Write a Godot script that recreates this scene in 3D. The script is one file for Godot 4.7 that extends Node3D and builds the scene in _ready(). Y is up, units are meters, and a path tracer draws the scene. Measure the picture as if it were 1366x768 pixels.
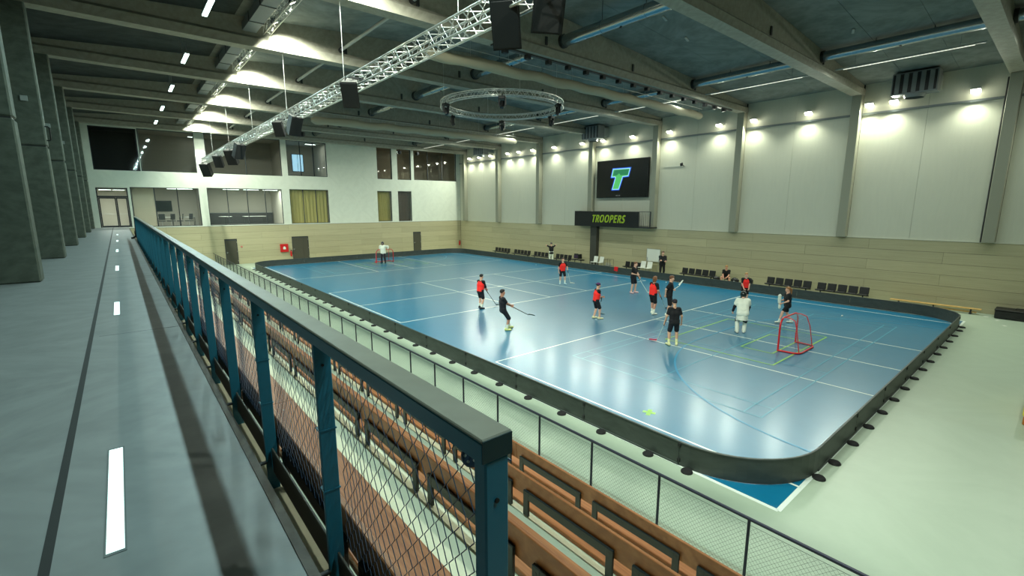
extends Node3D
# A sports hall: gallery and tribune on the left, floorball rink below, panelled far wall, tall right wall with floodlights.
# x runs across the hall, z along it (far wall at -23.4), y is up, metres.

const PITCH := 0.1743
const YAW := 0.6958
const FAR_Z := -23.4
const RIGHT_X := 12.75
const WALK_Y := 3.37
const BEAMS := [26.3, 20.1, 14.4, 8.45, 2.46, -3.55, -9.88, -16.0, -22.1]
var M := {}
var counts := {}
var rng := RandomNumberGenerator.new()


# ------------------------------------------------------------------ mesh builder
class MB:
	var v := PackedVector3Array()
	var n := PackedVector3Array()
	var c := PackedColorArray()
	var i := PackedInt32Array()
	var tint := Color(1, 1, 1)
	var colored := false

	func vert(p: Vector3, nn: Vector3) -> int:
		v.append(p)
		n.append(nn)
		if colored:
			c.append(tint)
		return v.size() - 1

	func tri(a: Vector3, b: Vector3, d: Vector3, out: Vector3) -> void:
		var nn := (b - a).cross(d - a)
		if nn.length_squared() < 1e-16:
			return
		nn = nn.normalized()
		if nn.dot(out) < 0.0:
			nn = -nn
		else:
			var t := b
			b = d
			d = t
		var k := vert(a, nn)
		vert(b, nn)
		vert(d, nn)
		i.append_array([k, k + 1, k + 2])

	func quad(a: Vector3, b: Vector3, d: Vector3, e: Vector3, out: Vector3) -> void:
		tri(a, b, d, out)
		tri(a, d, e, out)

	# box about centre o with half sizes h; bevel cuts the edges
	func box(o: Vector3, s: Vector3, bs := Basis.IDENTITY, bevel := 0.0) -> MB:
		var h := s * 0.5
		if bevel <= 0.0:
			for ax in 3:
				for sg in [-1.0, 1.0]:
					var nn := Vector3.ZERO
					nn[ax] = sg
					var u := Vector3.ZERO
					var w := Vector3.ZERO
					u[(ax + 1) % 3] = h[(ax + 1) % 3]
					w[(ax + 2) % 3] = h[(ax + 2) % 3]
					var f := nn * h[ax]
					quad(o + bs * (f - u - w), o + bs * (f + u - w), o + bs * (f + u + w), o + bs * (f - u + w), bs * nn)
			return self
		var b := minf(bevel, minf(h.x, minf(h.y, h.z)) * 0.9)
		for ax in 3:
			var a1 := (ax + 1) % 3
			var a2 := (ax + 2) % 3
			for sg in [-1.0, 1.0]:
				var nn := Vector3.ZERO
				nn[ax] = sg
				var f := nn * h[ax]
				var u := Vector3.ZERO
				var w := Vector3.ZERO
				u[a1] = h[a1] - b
				w[a2] = h[a2] - b
				quad(o + bs * (f - u - w), o + bs * (f + u - w), o + bs * (f + u + w), o + bs * (f - u + w), bs * nn)
				for sg2 in [-1.0, 1.0]:
					var p := Vector3.ZERO
					var q := Vector3.ZERO
					p[ax] = sg * h[ax]
					p[a1] = sg2 * (h[a1] - b)
					q[ax] = sg * (h[ax] - b)
					q[a1] = sg2 * h[a1]
					var l := Vector3.ZERO
					l[a2] = h[a2] - b
					quad(o + bs * (p - l), o + bs * (p + l), o + bs * (q + l), o + bs * (q - l), bs * (p + q))
		for sx in [-1.0, 1.0]:
			for sy in [-1.0, 1.0]:
				for sz in [-1.0, 1.0]:
					var p0 := Vector3(sx * h.x, sy * (h.y - b), sz * (h.z - b))
					var p1 := Vector3(sx * (h.x - b), sy * h.y, sz * (h.z - b))
					var p2 := Vector3(sx * (h.x - b), sy * (h.y - b), sz * h.z)
					tri(o + bs * p0, o + bs * p1, o + bs * p2, bs * Vector3(sx, sy, sz))
		return self

	# box given by two corners
	func span(a: Vector3, b: Vector3, bevel := 0.0) -> MB:
		return box((a + b) * 0.5, (b - a).abs(), Basis.IDENTITY, bevel)

	func frame_of(d: Vector3) -> Array:
		var u := d.cross(Vector3.UP if absf(d.y) < 0.9 else Vector3.RIGHT).normalized()
		return [u, d.cross(u).normalized()]

	func cyl(a: Vector3, b: Vector3, r0: float, r1 := -1.0, seg := 10, caps := true) -> MB:
		if r1 < 0.0:
			r1 = r0
		var d := (b - a).normalized()
		var f := frame_of(d)
		var k := v.size()
		for s in seg + 1:
			var t := TAU * s / seg
			var nn: Vector3 = f[0] * cos(t) + f[1] * sin(t)
			vert(a + nn * r0, nn)
			vert(b + nn * r1, nn)
		for s in seg:
			var q := k + s * 2
			i.append_array([q, q + 1, q + 2, q + 1, q + 3, q + 2])
		if caps:
			for e in [[a, r0, -d], [b, r1, d]]:
				var m := vert(e[0], e[2])
				for s in seg:
					var t := TAU * s / seg
					vert(e[0] + (f[0] * cos(t) + f[1] * sin(t)) * e[1], e[2])
				for s in seg:
					if e[2] == d:
						i.append_array([m, m + 1 + (s + 1) % seg, m + 1 + s])
					else:
						i.append_array([m, m + 1 + s, m + 1 + (s + 1) % seg])
		return self

	func tube(pts: Array, r: float, seg := 8, closed := false) -> MB:
		var cnt := pts.size()
		var k := v.size()
		var u := Vector3.ZERO
		for j in cnt:
			var p: Vector3 = pts[j]
			var prev: Vector3 = pts[(j - 1 + cnt) % cnt] if closed or j > 0 else p
			var next: Vector3 = pts[(j + 1) % cnt] if closed or j < cnt - 1 else p
			var d := (next - prev).normalized()
			if u == Vector3.ZERO:
				u = frame_of(d)[0]
			u = (u - d * u.dot(d)).normalized()
			var w := d.cross(u)
			for s in seg + 1:
				var t := TAU * s / seg
				var nn := u * cos(t) + w * sin(t)
				vert(p + nn * r, nn)
		for j in (cnt if closed else cnt - 1):
			for s in seg:
				var a := k + j * (seg + 1) + s
				var b := k + ((j + 1) % cnt) * (seg + 1) + s
				i.append_array([a, b, a + 1, b, b + 1, a + 1])
		return self

	# wire between two points, three sided, no caps
	func wire(a: Vector3, b: Vector3, r: float) -> void:
		var d := (b - a).normalized()
		var f := frame_of(d)
		var k := v.size()
		for s in 3:
			var t := TAU * s / 3.0
			var nn: Vector3 = f[0] * cos(t) + f[1] * sin(t)
			vert(a + nn * r, nn)
			vert(b + nn * r, nn)
		for s in 3:
			var q := k + s * 2
			var w := k + ((s + 1) % 3) * 2
			i.append_array([q, q + 1, w, q + 1, w + 1, w])

	# profile of (radius, height) turned about an axis through o
	func lathe(prof: Array, o: Vector3, bs := Basis.IDENTITY, seg := 16) -> MB:
		for j in prof.size() - 1:
			var p: Vector2 = prof[j]
			var q: Vector2 = prof[j + 1]
			var nl := Vector2(q.y - p.y, p.x - q.x).normalized()
			var k := v.size()
			for s in seg + 1:
				var t := TAU * s / seg
				var cs := Vector3(cos(t), 0, sin(t))
				var nn := bs * (cs * nl.x + Vector3.UP * nl.y)
				vert(o + bs * (cs * p.x + Vector3.UP * p.y), nn)
				vert(o + bs * (cs * q.x + Vector3.UP * q.y), nn)
			for s in seg:
				var w := k + s * 2
				i.append_array([w, w + 2, w + 1, w + 2, w + 3, w + 1])
		return self

	# polygon in the plane of bs.x and bs.y, pushed along bs.z by depth
	func prism(poly: PackedVector2Array, o: Vector3, bs: Basis, depth: float) -> MB:
		var t := Geometry2D.triangulate_polygon(poly)
		for j in range(0, t.size(), 3):
			for e in [[0.0, -1.0], [depth, 1.0]]:
				var q := []
				for m in 3:
					var pt := poly[t[j + m]]
					q.append(o + bs.x * pt.x + bs.y * pt.y + bs.z * e[0])
				tri(q[0], q[1], q[2], bs.z * e[1])
		var cw := Geometry2D.is_polygon_clockwise(poly)
		for j in poly.size():
			var p := poly[j]
			var q := poly[(j + 1) % poly.size()]
			var e := (q - p).normalized()
			var o2 := Vector2(-e.y, e.x) if cw else Vector2(e.y, -e.x)
			var a := o + bs.x * p.x + bs.y * p.y
			var b := o + bs.x * q.x + bs.y * q.y
			quad(a, b, b + bs.z * depth, a + bs.z * depth, bs.x * o2.x + bs.y * o2.y)
		return self

	func add(m: MB, x: Transform3D, col := Color(1, 1, 1), keep := true) -> void:
		var k := v.size()
		var nb := x.basis.inverse().transposed()
		for j in m.v.size():
			v.append(x * m.v[j])
			n.append((nb * m.n[j]).normalized())
			if colored:
				c.append(m.c[j] * col if keep and m.colored else col)
		for j in m.i.size():
			i.append(m.i[j] + k)

	func mesh() -> ArrayMesh:
		var a := []
		a.resize(Mesh.ARRAY_MAX)
		a[Mesh.ARRAY_VERTEX] = v
		a[Mesh.ARRAY_NORMAL] = n
		if colored:
			a[Mesh.ARRAY_COLOR] = c
		a[Mesh.ARRAY_INDEX] = i
		var m := ArrayMesh.new()
		m.add_surface_from_arrays(Mesh.PRIMITIVE_TRIANGLES, a)
		return m


# ------------------------------------------------------------------ objects
func numbered(parent: Node, called: String) -> String:
	var key := str(parent.get_instance_id()) + called
	var k: int = counts.get(key, 0)
	counts[key] = k + 1
	return called if k == 0 else "%s_%03d" % [called, k]


func put(called: String, mesh: Mesh, m: Material, parent: Node = self, at := Transform3D.IDENTITY) -> MeshInstance3D:
	var o := MeshInstance3D.new()
	o.name = numbered(parent, called)
	o.mesh = mesh
	o.material_override = m
	o.transform = at
	parent.add_child(o)
	return o


func part(called: String, b: MB, m: Material, parent: Node = self) -> MeshInstance3D:
	return put(called, b.mesh(), m, parent)


func tag(o: Node, label: String, category := "", group := "", kind := "") -> Node:
	if label:
		o.set_meta("label", label)
	if category:
		o.set_meta("category", category)
	if group:
		o.set_meta("group", group)
	if kind:
		o.set_meta("kind", kind)
	return o


func thing(called: String, label: String, category: String, at := Vector3.ZERO, turn := 0.0, group := "", kind := "") -> Node3D:
	var o := Node3D.new()
	o.name = numbered(self, called)
	add_child(o)
	o.position = at
	o.rotation.y = turn
	tag(o, label, category, group, kind)
	return o


func copy(src: Node3D, at: Vector3, turn := 0.0, label := "") -> Node3D:
	var r: Node3D = src.duplicate()
	r.name = numbered(self, str(src.name).split("_0")[0])
	add_child(r)
	r.position = at
	r.rotation.y = turn
	if label:
		r.set_meta("label", label)
	return r


const ORD := ["first", "second", "third", "fourth", "fifth", "sixth", "seventh", "eighth", "ninth", "tenth", "eleventh", "twelfth", "thirteenth", "fourteenth", "fifteenth", "sixteenth", "seventeenth", "eighteenth"]


# height of the underside of the roof
func roof_y(x: float) -> float:
	return lerpf(11.0, 12.25, (x + 22.1) / 18.1) if x < -4.0 else lerpf(12.25, 11.12, (x + 4.0) / (RIGHT_X + 4.3))


func at(p: Vector3, turn := 0.0) -> Transform3D:
	return Transform3D(Basis(Vector3.UP, turn), p)


# ------------------------------------------------------------------ materials
func mat(col: Color, rough := 0.6, metal := 0.0) -> StandardMaterial3D:
	var m := StandardMaterial3D.new()
	m.albedo_color = col
	m.roughness = rough
	m.metallic = metal
	return m


# a tiling noise picture: two layers of noise, stretched, mixing colour a into b
func noise_tex(side: int, fx: float, fy: float, a: Color, b: Color, sd: int, contrast := 1.0, fine := 0.35) -> ImageTexture:
	var nz := FastNoiseLite.new()
	nz.seed = sd
	nz.noise_type = FastNoiseLite.TYPE_SIMPLEX_SMOOTH
	nz.frequency = 1.0
	nz.fractal_octaves = 3
	var im := Image.create(side, side, false, Image.FORMAT_RGB8)
	for y in side:
		var ty := TAU * y / side
		var cy := cos(ty) * fy
		var sy := sin(ty) * fy
		for x in side:
			var tx := TAU * x / side
			var q := nz.get_noise_3d(cos(tx) * fx + 11.0, sin(tx) * fx + cy, sy)
			var w := nz.get_noise_3d(cos(tx) * fx * 4.0, sin(tx) * fx * 4.0 + cy * 4.0 + 30.0, sy * 4.0)
			var t := clampf(0.5 + contrast * (q + fine * w), 0.0, 1.0)
			im.set_pixel(x, y, a.lerp(b, t))
	im.generate_mipmaps()
	return ImageTexture.create_from_image(im)


func noisy(col: Color, spread: float, rough: float, fx: float, fy: float, scale: Vector3, sd: int, offset := Vector3.ZERO, side := 192) -> StandardMaterial3D:
	var m := mat(Color(1, 1, 1), rough)
	m.albedo_texture = noise_tex(side, fx, fy, col.darkened(spread), col.lightened(spread * 0.6), sd)
	m.uv1_triplanar = true
	m.uv1_world_triplanar = true
	m.uv1_scale = scale
	m.uv1_offset = offset
	return m


func glow(col: Color, power: float, base := Color(0.9, 0.9, 0.9)) -> StandardMaterial3D:
	var m := mat(base, 0.5)
	m.emission_enabled = true
	m.emission = col
	m.emission_energy_multiplier = power
	return m


func glass(alpha: float, tint := Color(0.5, 0.55, 0.55)) -> StandardMaterial3D:
	var m := mat(Color(tint.r, tint.g, tint.b, alpha), 0.03)
	m.transparency = BaseMaterial3D.TRANSPARENCY_ALPHA
	m.metallic_specular = 0.7
	return m


func make_materials() -> void:
	M.floor = noisy(Color(0.64, 0.70, 0.62), 0.018, 0.38, 1.1, 1.1, Vector3(0.22, 0.22, 0.22), 3)
	M.court = noisy(Color(0.01, 0.41, 0.55), 0.015, 0.33, 1.4, 1.4, Vector3(0.15, 0.15, 0.15), 5)
	M.court.metallic_specular = 0.6
	M.court.clearcoat_enabled = true
	M.court.clearcoat = 0.35
	M.court.clearcoat_roughness = 0.2
	M.walk = noisy(Color(0.55, 0.57, 0.57), 0.06, 0.42, 1.3, 1.3, Vector3(0.3, 0.3, 0.3), 7)
	M.white_line = mat(Color(0.86, 0.90, 0.86), 0.3)
	M.green_line = mat(Color(0.56, 0.78, 0.30), 0.3)
	M.cyan_line = mat(Color(0.24, 0.56, 0.66), 0.3)
	M.sky_line = mat(Color(0.10, 0.52, 0.68), 0.3)
	M.plaster = noisy(Color(0.84, 0.86, 0.80), 0.025, 0.7, 1.0, 1.0, Vector3(0.3, 0.3, 0.3), 9)
	M.panels = []
	for k in 4:
		M.panels.append(noisy(Color(0.71, 0.68, 0.54).darkened(0.018 * k), 0.05, 0.55, 0.7, 5.0, Vector3(0.12, 0.9, 0.12), 20 + k, Vector3(0.31 * k, 0.17 * k, 0.23 * k), 128))
	M.upper = noisy(Color(0.75, 0.75, 0.68), 0.012, 0.5, 4.0, 0.5, Vector3(0.25, 0.25, 0.25), 31)
	M.dark_ceiling = noisy(Color(0.15, 0.18, 0.17), 0.12, 0.85, 1.2, 1.2, Vector3(0.2, 0.2, 0.2), 34)  # roof slab colour, darker over the gallery side
	M.ceiling = noisy(Color(0.46, 0.49, 0.47), 0.12, 0.85, 1.2, 1.2, Vector3(0.16, 0.16, 0.16), 33)
	M.beam = noisy(Color(0.60, 0.59, 0.53), 0.07, 0.75, 1.5, 1.5, Vector3(0.4, 0.4, 0.4), 35)
	M.pillar = noisy(Color(0.33, 0.36, 0.31), 0.09, 0.7, 1.2, 2.0, Vector3(0.35, 0.35, 0.35), 37)
	M.steel_column = mat(Color(0.56, 0.56, 0.49), 0.5)
	M.rail = mat(Color(0.13, 0.42, 0.51), 0.42, 0.0)
	M.wire = mat(Color(0.20, 0.27, 0.36), 0.45, 0.2)
	M.fence = mat(Color(0.17, 0.18, 0.24), 0.45, 0.3)
	M.fence_wire = mat(Color(0.42, 0.45, 0.42), 0.5, 0.2)
	M.edge = noisy(Color(0.30, 0.27, 0.23), 0.14, 0.5, 1.0, 4.0, Vector3(1.5, 1.5, 0.3), 39)
	M.planks = []
	for k in 3:
		M.planks.append(noisy(Color(0.58, 0.33, 0.15).lightened(0.03 * k), 0.12, 0.45, 5.0, 0.7, Vector3(1.6, 1.6, 0.28), 41 + k, Vector3(0.13 * k, 0, 0.37 * k), 128))
	M.tread = noisy(Color(0.80, 0.80, 0.70), 0.015, 0.6, 1.3, 1.3, Vector3(0.5, 0.5, 0.5), 49)
	M.bracket = mat(Color(0.10, 0.13, 0.13), 0.5)
	M.board = noisy(Color(0.21, 0.24, 0.22), 0.06, 0.5, 1.0, 3.0, Vector3(0.4, 0.4, 0.4), 51)
	M.black = mat(Color(0.03, 0.035, 0.04), 0.5)
	M.rubber = mat(Color(0.05, 0.055, 0.055), 0.8)
	M.alu = mat(Color(0.80, 0.80, 0.78), 0.28, 0.85)
	M.galv = mat(Color(0.62, 0.66, 0.68), 0.22, 0.9)
	M.cloth_duct = mat(Color(0.66, 0.63, 0.54), 0.85)
	M.grey = mat(Color(0.42, 0.45, 0.45), 0.5)
	M.light_grey = mat(Color(0.62, 0.64, 0.62), 0.5)
	M.dark_grey = mat(Color(0.16, 0.17, 0.17), 0.55)
	M.door = mat(Color(0.27, 0.26, 0.21), 0.5)
	M.red = mat(Color(0.74, 0.07, 0.07), 0.45)
	M.goal_red = mat(Color(0.78, 0.10, 0.13), 0.4)
	M.white = mat(Color(0.86, 0.87, 0.83), 0.5)
	M.pane = glass(0.10)
	M.dark_pane = glass(0.3, Color(0.10, 0.12, 0.11))
	M.frame = mat(Color(0.20, 0.22, 0.23), 0.4)
	M.blue_frame = mat(Color(0.06, 0.10, 0.14), 0.4)
	M.beige = mat(Color(0.66, 0.60, 0.50), 0.7)
	M.room = mat(Color(0.66, 0.65, 0.60), 0.8)
	M.curtain = mat(Color(0.72, 0.68, 0.40), 0.85)
	M.bench_wood = noisy(Color(0.80, 0.64, 0.36), 0.06, 0.45, 5.0, 0.7, Vector3(1.6, 1.6, 0.3), 53)
	M.lamp_cool = glow(Color(0.85, 1.0, 0.96), 9.0)
	M.lamp_room = glow(Color(0.9, 1.0, 0.95), 5.0)
	M.lamp_warm = glow(Color(1.0, 1.0, 0.90), 16.0)


# ------------------------------------------------------------------ camera and light
func make_camera() -> void:
	var cam := Camera3D.new()
	cam.name = "camera"
	add_child(cam)
	cam.position = Vector3(-17.80, 4.948, 22.496)
	cam.rotation = Vector3(-PITCH, -YAW, 0)
	cam.fov = 2.0 * rad_to_deg(atan(384.0 / 620.57))
	cam.near = 0.05
	cam.far = 200.0
	cam.current = true
	var we := WorldEnvironment.new()
	we.name = "environment"
	var e := Environment.new()
	e.background_mode = Environment.BG_COLOR
	e.background_color = Color(0.02, 0.025, 0.025)
	e.ambient_light_source = Environment.AMBIENT_SOURCE_DISABLED
	e.tonemap_mode = Environment.TONE_MAPPER_LINEAR
	e.tonemap_exposure = 1.0
	e.sdfgi_enabled = true
	e.ssao_enabled = true
	e.ssil_enabled = true
	we.environment = e
	add_child(we)


const GALLERY_POWER := 21.0
const FLOOD_POWER := 42.0
const WALL_POWER := 13.5
const ADDED_PIPE_POWER := 19.0
const ROOM_POWER := 13.0


func area_light(parent: Node, p: Vector3, towards: Vector3, size: Vector2, power: float, col: Color) -> void:
	var l := AreaLight3D.new()
	l.name = "light"
	parent.add_child(l)
	l.area_size = size
	l.area_normalize_energy = true
	l.light_energy = power
	l.light_color = col
	l.area_range = 80.0
	l.area_attenuation = 2.0
	l.shadow_enabled = true
	var up := Vector3.FORWARD if absf(towards.y) > 0.9 else Vector3.UP
	l.transform = Transform3D(Basis.looking_at(towards, up), p)


func spot_light(parent: Node, p: Vector3, towards: Vector3, angle: float, power: float, col: Color, size := 0.08) -> void:
	var l := SpotLight3D.new()
	l.name = "light"
	parent.add_child(l)
	l.spot_angle = angle
	l.spot_angle_attenuation = 0.6
	l.spot_range = 80.0
	l.spot_attenuation = 2.0
	l.light_energy = power
	l.light_color = col
	l.light_size = size
	l.shadow_enabled = true
	var up := Vector3.FORWARD if absf(towards.normalized().y) > 0.9 else Vector3.UP
	l.transform = Transform3D(Basis.looking_at(towards, up), p)


# ------------------------------------------------------------------ the setting
func flat(called: String, x0: float, z0: float, x1: float, z1: float, y0: float, y1: float, m: Material, label: String, category: String) -> Node:
	return tag(part(called, MB.new().span(Vector3(x0, y0, z0), Vector3(x1, y1, z1)), m), label, category, "", "structure")


# a wall in the plane z = const with thickness, openings cut out; rects are [x0, y0, x1, y1]
func pierced(b: MB, x0: float, y0: float, x1: float, y1: float, z0: float, z1: float, holes: Array) -> void:
	var xs := [x0, x1]
	var ys := [y0, y1]
	for h in holes:
		xs.append_array([h[0], h[2]])
		ys.append_array([h[1], h[3]])
	xs.sort()
	ys.sort()
	for a in xs.size() - 1:
		if xs[a + 1] - xs[a] < 1e-4 or xs[a] < x0 - 1e-4 or xs[a + 1] > x1 + 1e-4:
			continue
		for c in ys.size() - 1:
			if ys[c + 1] - ys[c] < 1e-4 or ys[c] < y0 - 1e-4 or ys[c + 1] > y1 + 1e-4:
				continue
			var mx: float = (xs[a] + xs[a + 1]) * 0.5
			var my: float = (ys[c] + ys[c + 1]) * 0.5
			var open := false
			for h in holes:
				open = open or (mx > h[0] and mx < h[2] and my > h[1] and my < h[3])
			if not open:
				b.quad(Vector3(xs[a], ys[c], z1), Vector3(xs[a + 1], ys[c], z1), Vector3(xs[a + 1], ys[c + 1], z1), Vector3(xs[a], ys[c + 1], z1), Vector3.BACK)
				b.quad(Vector3(xs[a], ys[c], z0), Vector3(xs[a + 1], ys[c], z0), Vector3(xs[a + 1], ys[c + 1], z0), Vector3(xs[a], ys[c + 1], z0), Vector3.FORWARD)
	for h in holes:
		var p := [Vector2(h[0], h[1]), Vector2(h[2], h[1]), Vector2(h[2], h[3]), Vector2(h[0], h[3])]
		var mid := Vector2((h[0] + h[2]) * 0.5, (h[1] + h[3]) * 0.5)
		for k in 4:
			var s: Vector2 = p[k]
			var t: Vector2 = p[(k + 1) % 4]
			var o := mid - (s + t) * 0.5
			b.quad(Vector3(s.x, s.y, z0), Vector3(t.x, t.y, z0), Vector3(t.x, t.y, z1), Vector3(s.x, s.y, z1), Vector3(o.x, o.y, 0))


func line_strip(b: MB, x0: float, z0: float, x1: float, z1: float, w: float, y := 0.004) -> void:
	var d := Vector3(x1 - x0, 0, z1 - z0)
	var u := d.normalized()
	var s := Vector3(-u.z, 0, u.x) * w * 0.5
	var a := Vector3(x0, y, z0)
	var c := Vector3(x1, y, z1)
	b.quad(a - s, a + s, c + s, c - s, Vector3.UP)


func make_floor() -> void:
	flat("floor", -17.3, FAR_Z, RIGHT_X, 27.0, -0.2, 0.0, M.floor, "pale mint grey resin floor around the blue court", "floor")
	var court := thing("court_floor", "glossy blue sports court with white, green and light blue markings", "court", Vector3.ZERO, 0.0, "", "structure")
	part("surface", MB.new().span(Vector3(-10, -0.01, -20), Vector3(10, 0.003, 20)), M.court, court)
	var y := 0.005
	for s in [-1.0, 1.0]:
		var b := MB.new()
		line_strip(b, -10.0, 20 * s, 10.0, 20 * s, 0.08, y)
		part("boundary_line", b, M.white_line, court)
		b = MB.new()
		line_strip(b, 10 * s, -20.0, 10 * s, 20.0, 0.08, y)
		part("boundary_line", b, M.white_line, court)
	var mid := MB.new()
	line_strip(mid, -10.0, 0, 10.0, 0, 0.05, y)
	part("centre_line", mid, M.white_line, court)
	# three volleyball courts laid across the hall
	for r in [[11.14, 20.0], [-4.5, 4.5], [-20.0, -11.14]]:
		for x in [-9.0, -3.0, 0.0, 3.0, 9.0]:
			var b := MB.new()
			line_strip(b, x, r[0], x, r[1], 0.055, y)
			part("volleyball_line", b, M.white_line, court)
		for z in r:
			if absf(z) < 19.9:
				var b := MB.new()
				line_strip(b, -9.0, z, 9.0, z, 0.055, y)
				part("volleyball_line", b, M.white_line, court)
	# badminton court lines, pale, at both ends
	y = 0.007
	for s in [-1.0, 1.0]:
		for z in [12.3, 12.7, 15.3, 17.93, 18.35]:
			var b := MB.new()
			line_strip(b, -6.65, z * s, 6.5, z * s, 0.04, y)
			part("badminton_line", b, M.cyan_line, court)
		for x in [-6.63, -5.9, -2.0, 2.0, 5.9, 6.48]:
			var b := MB.new()
			line_strip(b, x, 12.3 * s, x, 18.35 * s, 0.04, y)
			part("badminton_line", b, M.cyan_line, court)
		# goal area of the floorball field
		for q in [[-2.5, 13.2, 2.5, 17.0], [-1.25, 15.45, 1.25, 16.5]]:
			var b := MB.new()
			for e in [[0, 1, 2, 1], [2, 1, 2, 3], [2, 3, 0, 3], [0, 3, 0, 1]]:
				line_strip(b, q[e[0]], q[e[1]] * s, q[e[2]], q[e[3]] * s, 0.05, 0.009)
			part("crease_line", b, M.green_line, court)
		# handball area
		var hb := MB.new()
		var pts := []
		for k in 25:
			var t := PI + (PI * 0.5) * k / 24.0
			pts.append(Vector2(-1.5 + 6.0 * cos(t), 20.0 + 6.0 * sin(t)))
		for k in 25:
			var t := PI * 1.5 + (PI * 0.5) * k / 24.0
			pts.append(Vector2(1.5 + 6.0 * cos(t), 20.0 + 6.0 * sin(t)))
		for k in pts.size() - 1:
			line_strip(hb, pts[k].x, pts[k].y * s, pts[k + 1].x, pts[k + 1].y * s, 0.06, 0.008)
		part("handball_line", hb, M.sky_line, court)
	var spot := MB.new()
	spot.cyl(Vector3(0, 0.003, 0), Vector3(0, 0.01, 0), 0.15, -1.0, 20)
	part("centre_spot", spot, M.white_line, court)
	var mark := MB.new()
	mark.box(Vector3(-8.43, 0.007, 16.48), Vector3(0.34, 0.006, 0.1), Basis(Vector3.UP, 0.4))
	mark.box(Vector3(-8.43, 0.007, 16.48), Vector3(0.1, 0.006, 0.3), Basis(Vector3.UP, 0.4))
	part("face_off_mark", mark, M.green_line, court)


func wood_wall(parent: Node, along_z: bool, fixed: float, lo: float, hi: float, step: float, holes: Array) -> void:
	# staggered rows of wooden boards, standing 24 mm off the wall, joints open
	var rows := 6
	var h := 3.27 / rows
	for r in rows:
		var t := lo - (step * 0.5 if r % 2 == 1 else 0.0)
		while t < hi - 0.01:
			var a := maxf(t, lo)
			var e := minf(t + step, hi)
			t += step
			var spans := [[a, e]]
			for q in holes:
				if r * h < q[2] - 0.02:
					var out := []
					for s in spans:
						if q[1] <= s[0] or q[0] >= s[1]:
							out.append(s)
							continue
						if q[0] > s[0] + 0.05:
							out.append([s[0], q[0]])
						if q[1] < s[1] - 0.05:
							out.append([q[1], s[1]])
					spans = out
			for s in spans:
				var proud := 0.022 + rng.randf() * 0.004
				var b := MB.new()
				if along_z:
					b.span(Vector3(fixed - proud, r * h + 0.005, s[0] + 0.004), Vector3(fixed, (r + 1) * h - 0.005, s[1] - 0.004))
				else:
					b.span(Vector3(s[0] + 0.004, r * h + 0.005, fixed), Vector3(s[1] - 0.004, (r + 1) * h - 0.005, fixed + proud))
				part("board", b, M.panels[rng.randi() % 4], parent)


const LOWER := [[-18.9, 3.37, -17.1, 6.3], [-16.95, 3.36, -12.6, 6.36], [-12.05, 3.36, -6.36, 6.42], [-5.72, 3.36, -2.25, 6.45], [2.65, 3.38, 4.21, 6.46], [4.93, 3.36, 6.5, 6.49]]
const UPPER := [[-18.84, 7.55, -16.15, 10.62], [-16.1, 7.57, -12.55, 10.68], [-11.87, 7.58, -6.18, 10.72], [-5.7, 7.65, -2.21, 10.73], [2.76, 7.66, 4.38, 10.85], [4.97, 7.66, 6.56, 10.88], [6.88, 7.7, 12.26, 10.87]]


func make_far_wall() -> void:
	var w := thing("wall_far", "white far wall with two storeys of windows above pale wooden boards", "wall", Vector3.ZERO, 0.0, "", "structure")
	var b := MB.new()
	pierced(b, -21.8, 3.29, RIGHT_X + 0.3, 12.6, FAR_Z - 0.35, FAR_Z, LOWER + UPPER)
	part("plaster", b, M.plaster, w)
	part("base_wall", MB.new().span(Vector3(-21.8, 0, FAR_Z - 0.35), Vector3(RIGHT_X + 0.3, 3.29, FAR_Z - 0.002)), M.dark_grey, w)
	var doors := [[-11.19, -10.26, 2.1], [-5.85, -4.4, 2.13], [6.52, 7.45, 2.1]]
	wood_wall(w, false, FAR_Z, -17.3, RIGHT_X - 0.03, 4.5, doors)
	for k in 3:
		var d: Array = doors[k]
		var o := thing("door_%d" % (k + 1), ["dark olive single door behind the low mesh fence", "wide dark olive door beside the red hose cabinet", "narrow dark olive door near the wall corner"][k], "door", Vector3(d[0], 0, FAR_Z), 0.0, "", "structure")
		var wd: float = d[1] - d[0]
		part("frame", MB.new().span(Vector3(0.005, 0, 0), Vector3(0.05, d[2] - 0.005, 0.04)).span(Vector3(wd - 0.05, 0, 0), Vector3(wd - 0.005, d[2] - 0.005, 0.04)).span(Vector3(0.05, d[2] - 0.05, 0), Vector3(wd - 0.05, d[2] - 0.005, 0.04)), M.frame, o)
		if wd > 1.2:
			part("leaf", MB.new().span(Vector3(0.055, 0.01, 0), Vector3(wd * 0.66 - 0.004, d[2] - 0.055, 0.028)), M.door, o)
			part("leaf", MB.new().span(Vector3(wd * 0.66 + 0.004, 0.01, 0), Vector3(wd - 0.055, d[2] - 0.055, 0.028)), M.door, o)
		else:
			part("leaf", MB.new().span(Vector3(0.055, 0.01, 0), Vector3(wd - 0.055, d[2] - 0.055, 0.028)), M.door, o)
		part("handle", MB.new().span(Vector3(0.1, 1.02, 0.03), Vector3(0.22, 1.04, 0.07)).span(Vector3(0.1, 0.95, 0.028), Vector3(0.13, 1.1, 0.036)), M.alu, o)
		for hy in [0.25, 1.05, 1.85]:
			part("hinge", MB.new().cyl(Vector3(wd - 0.04, hy, 0.045), Vector3(wd - 0.04, hy + 0.1, 0.045), 0.012), M.alu, o)


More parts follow.
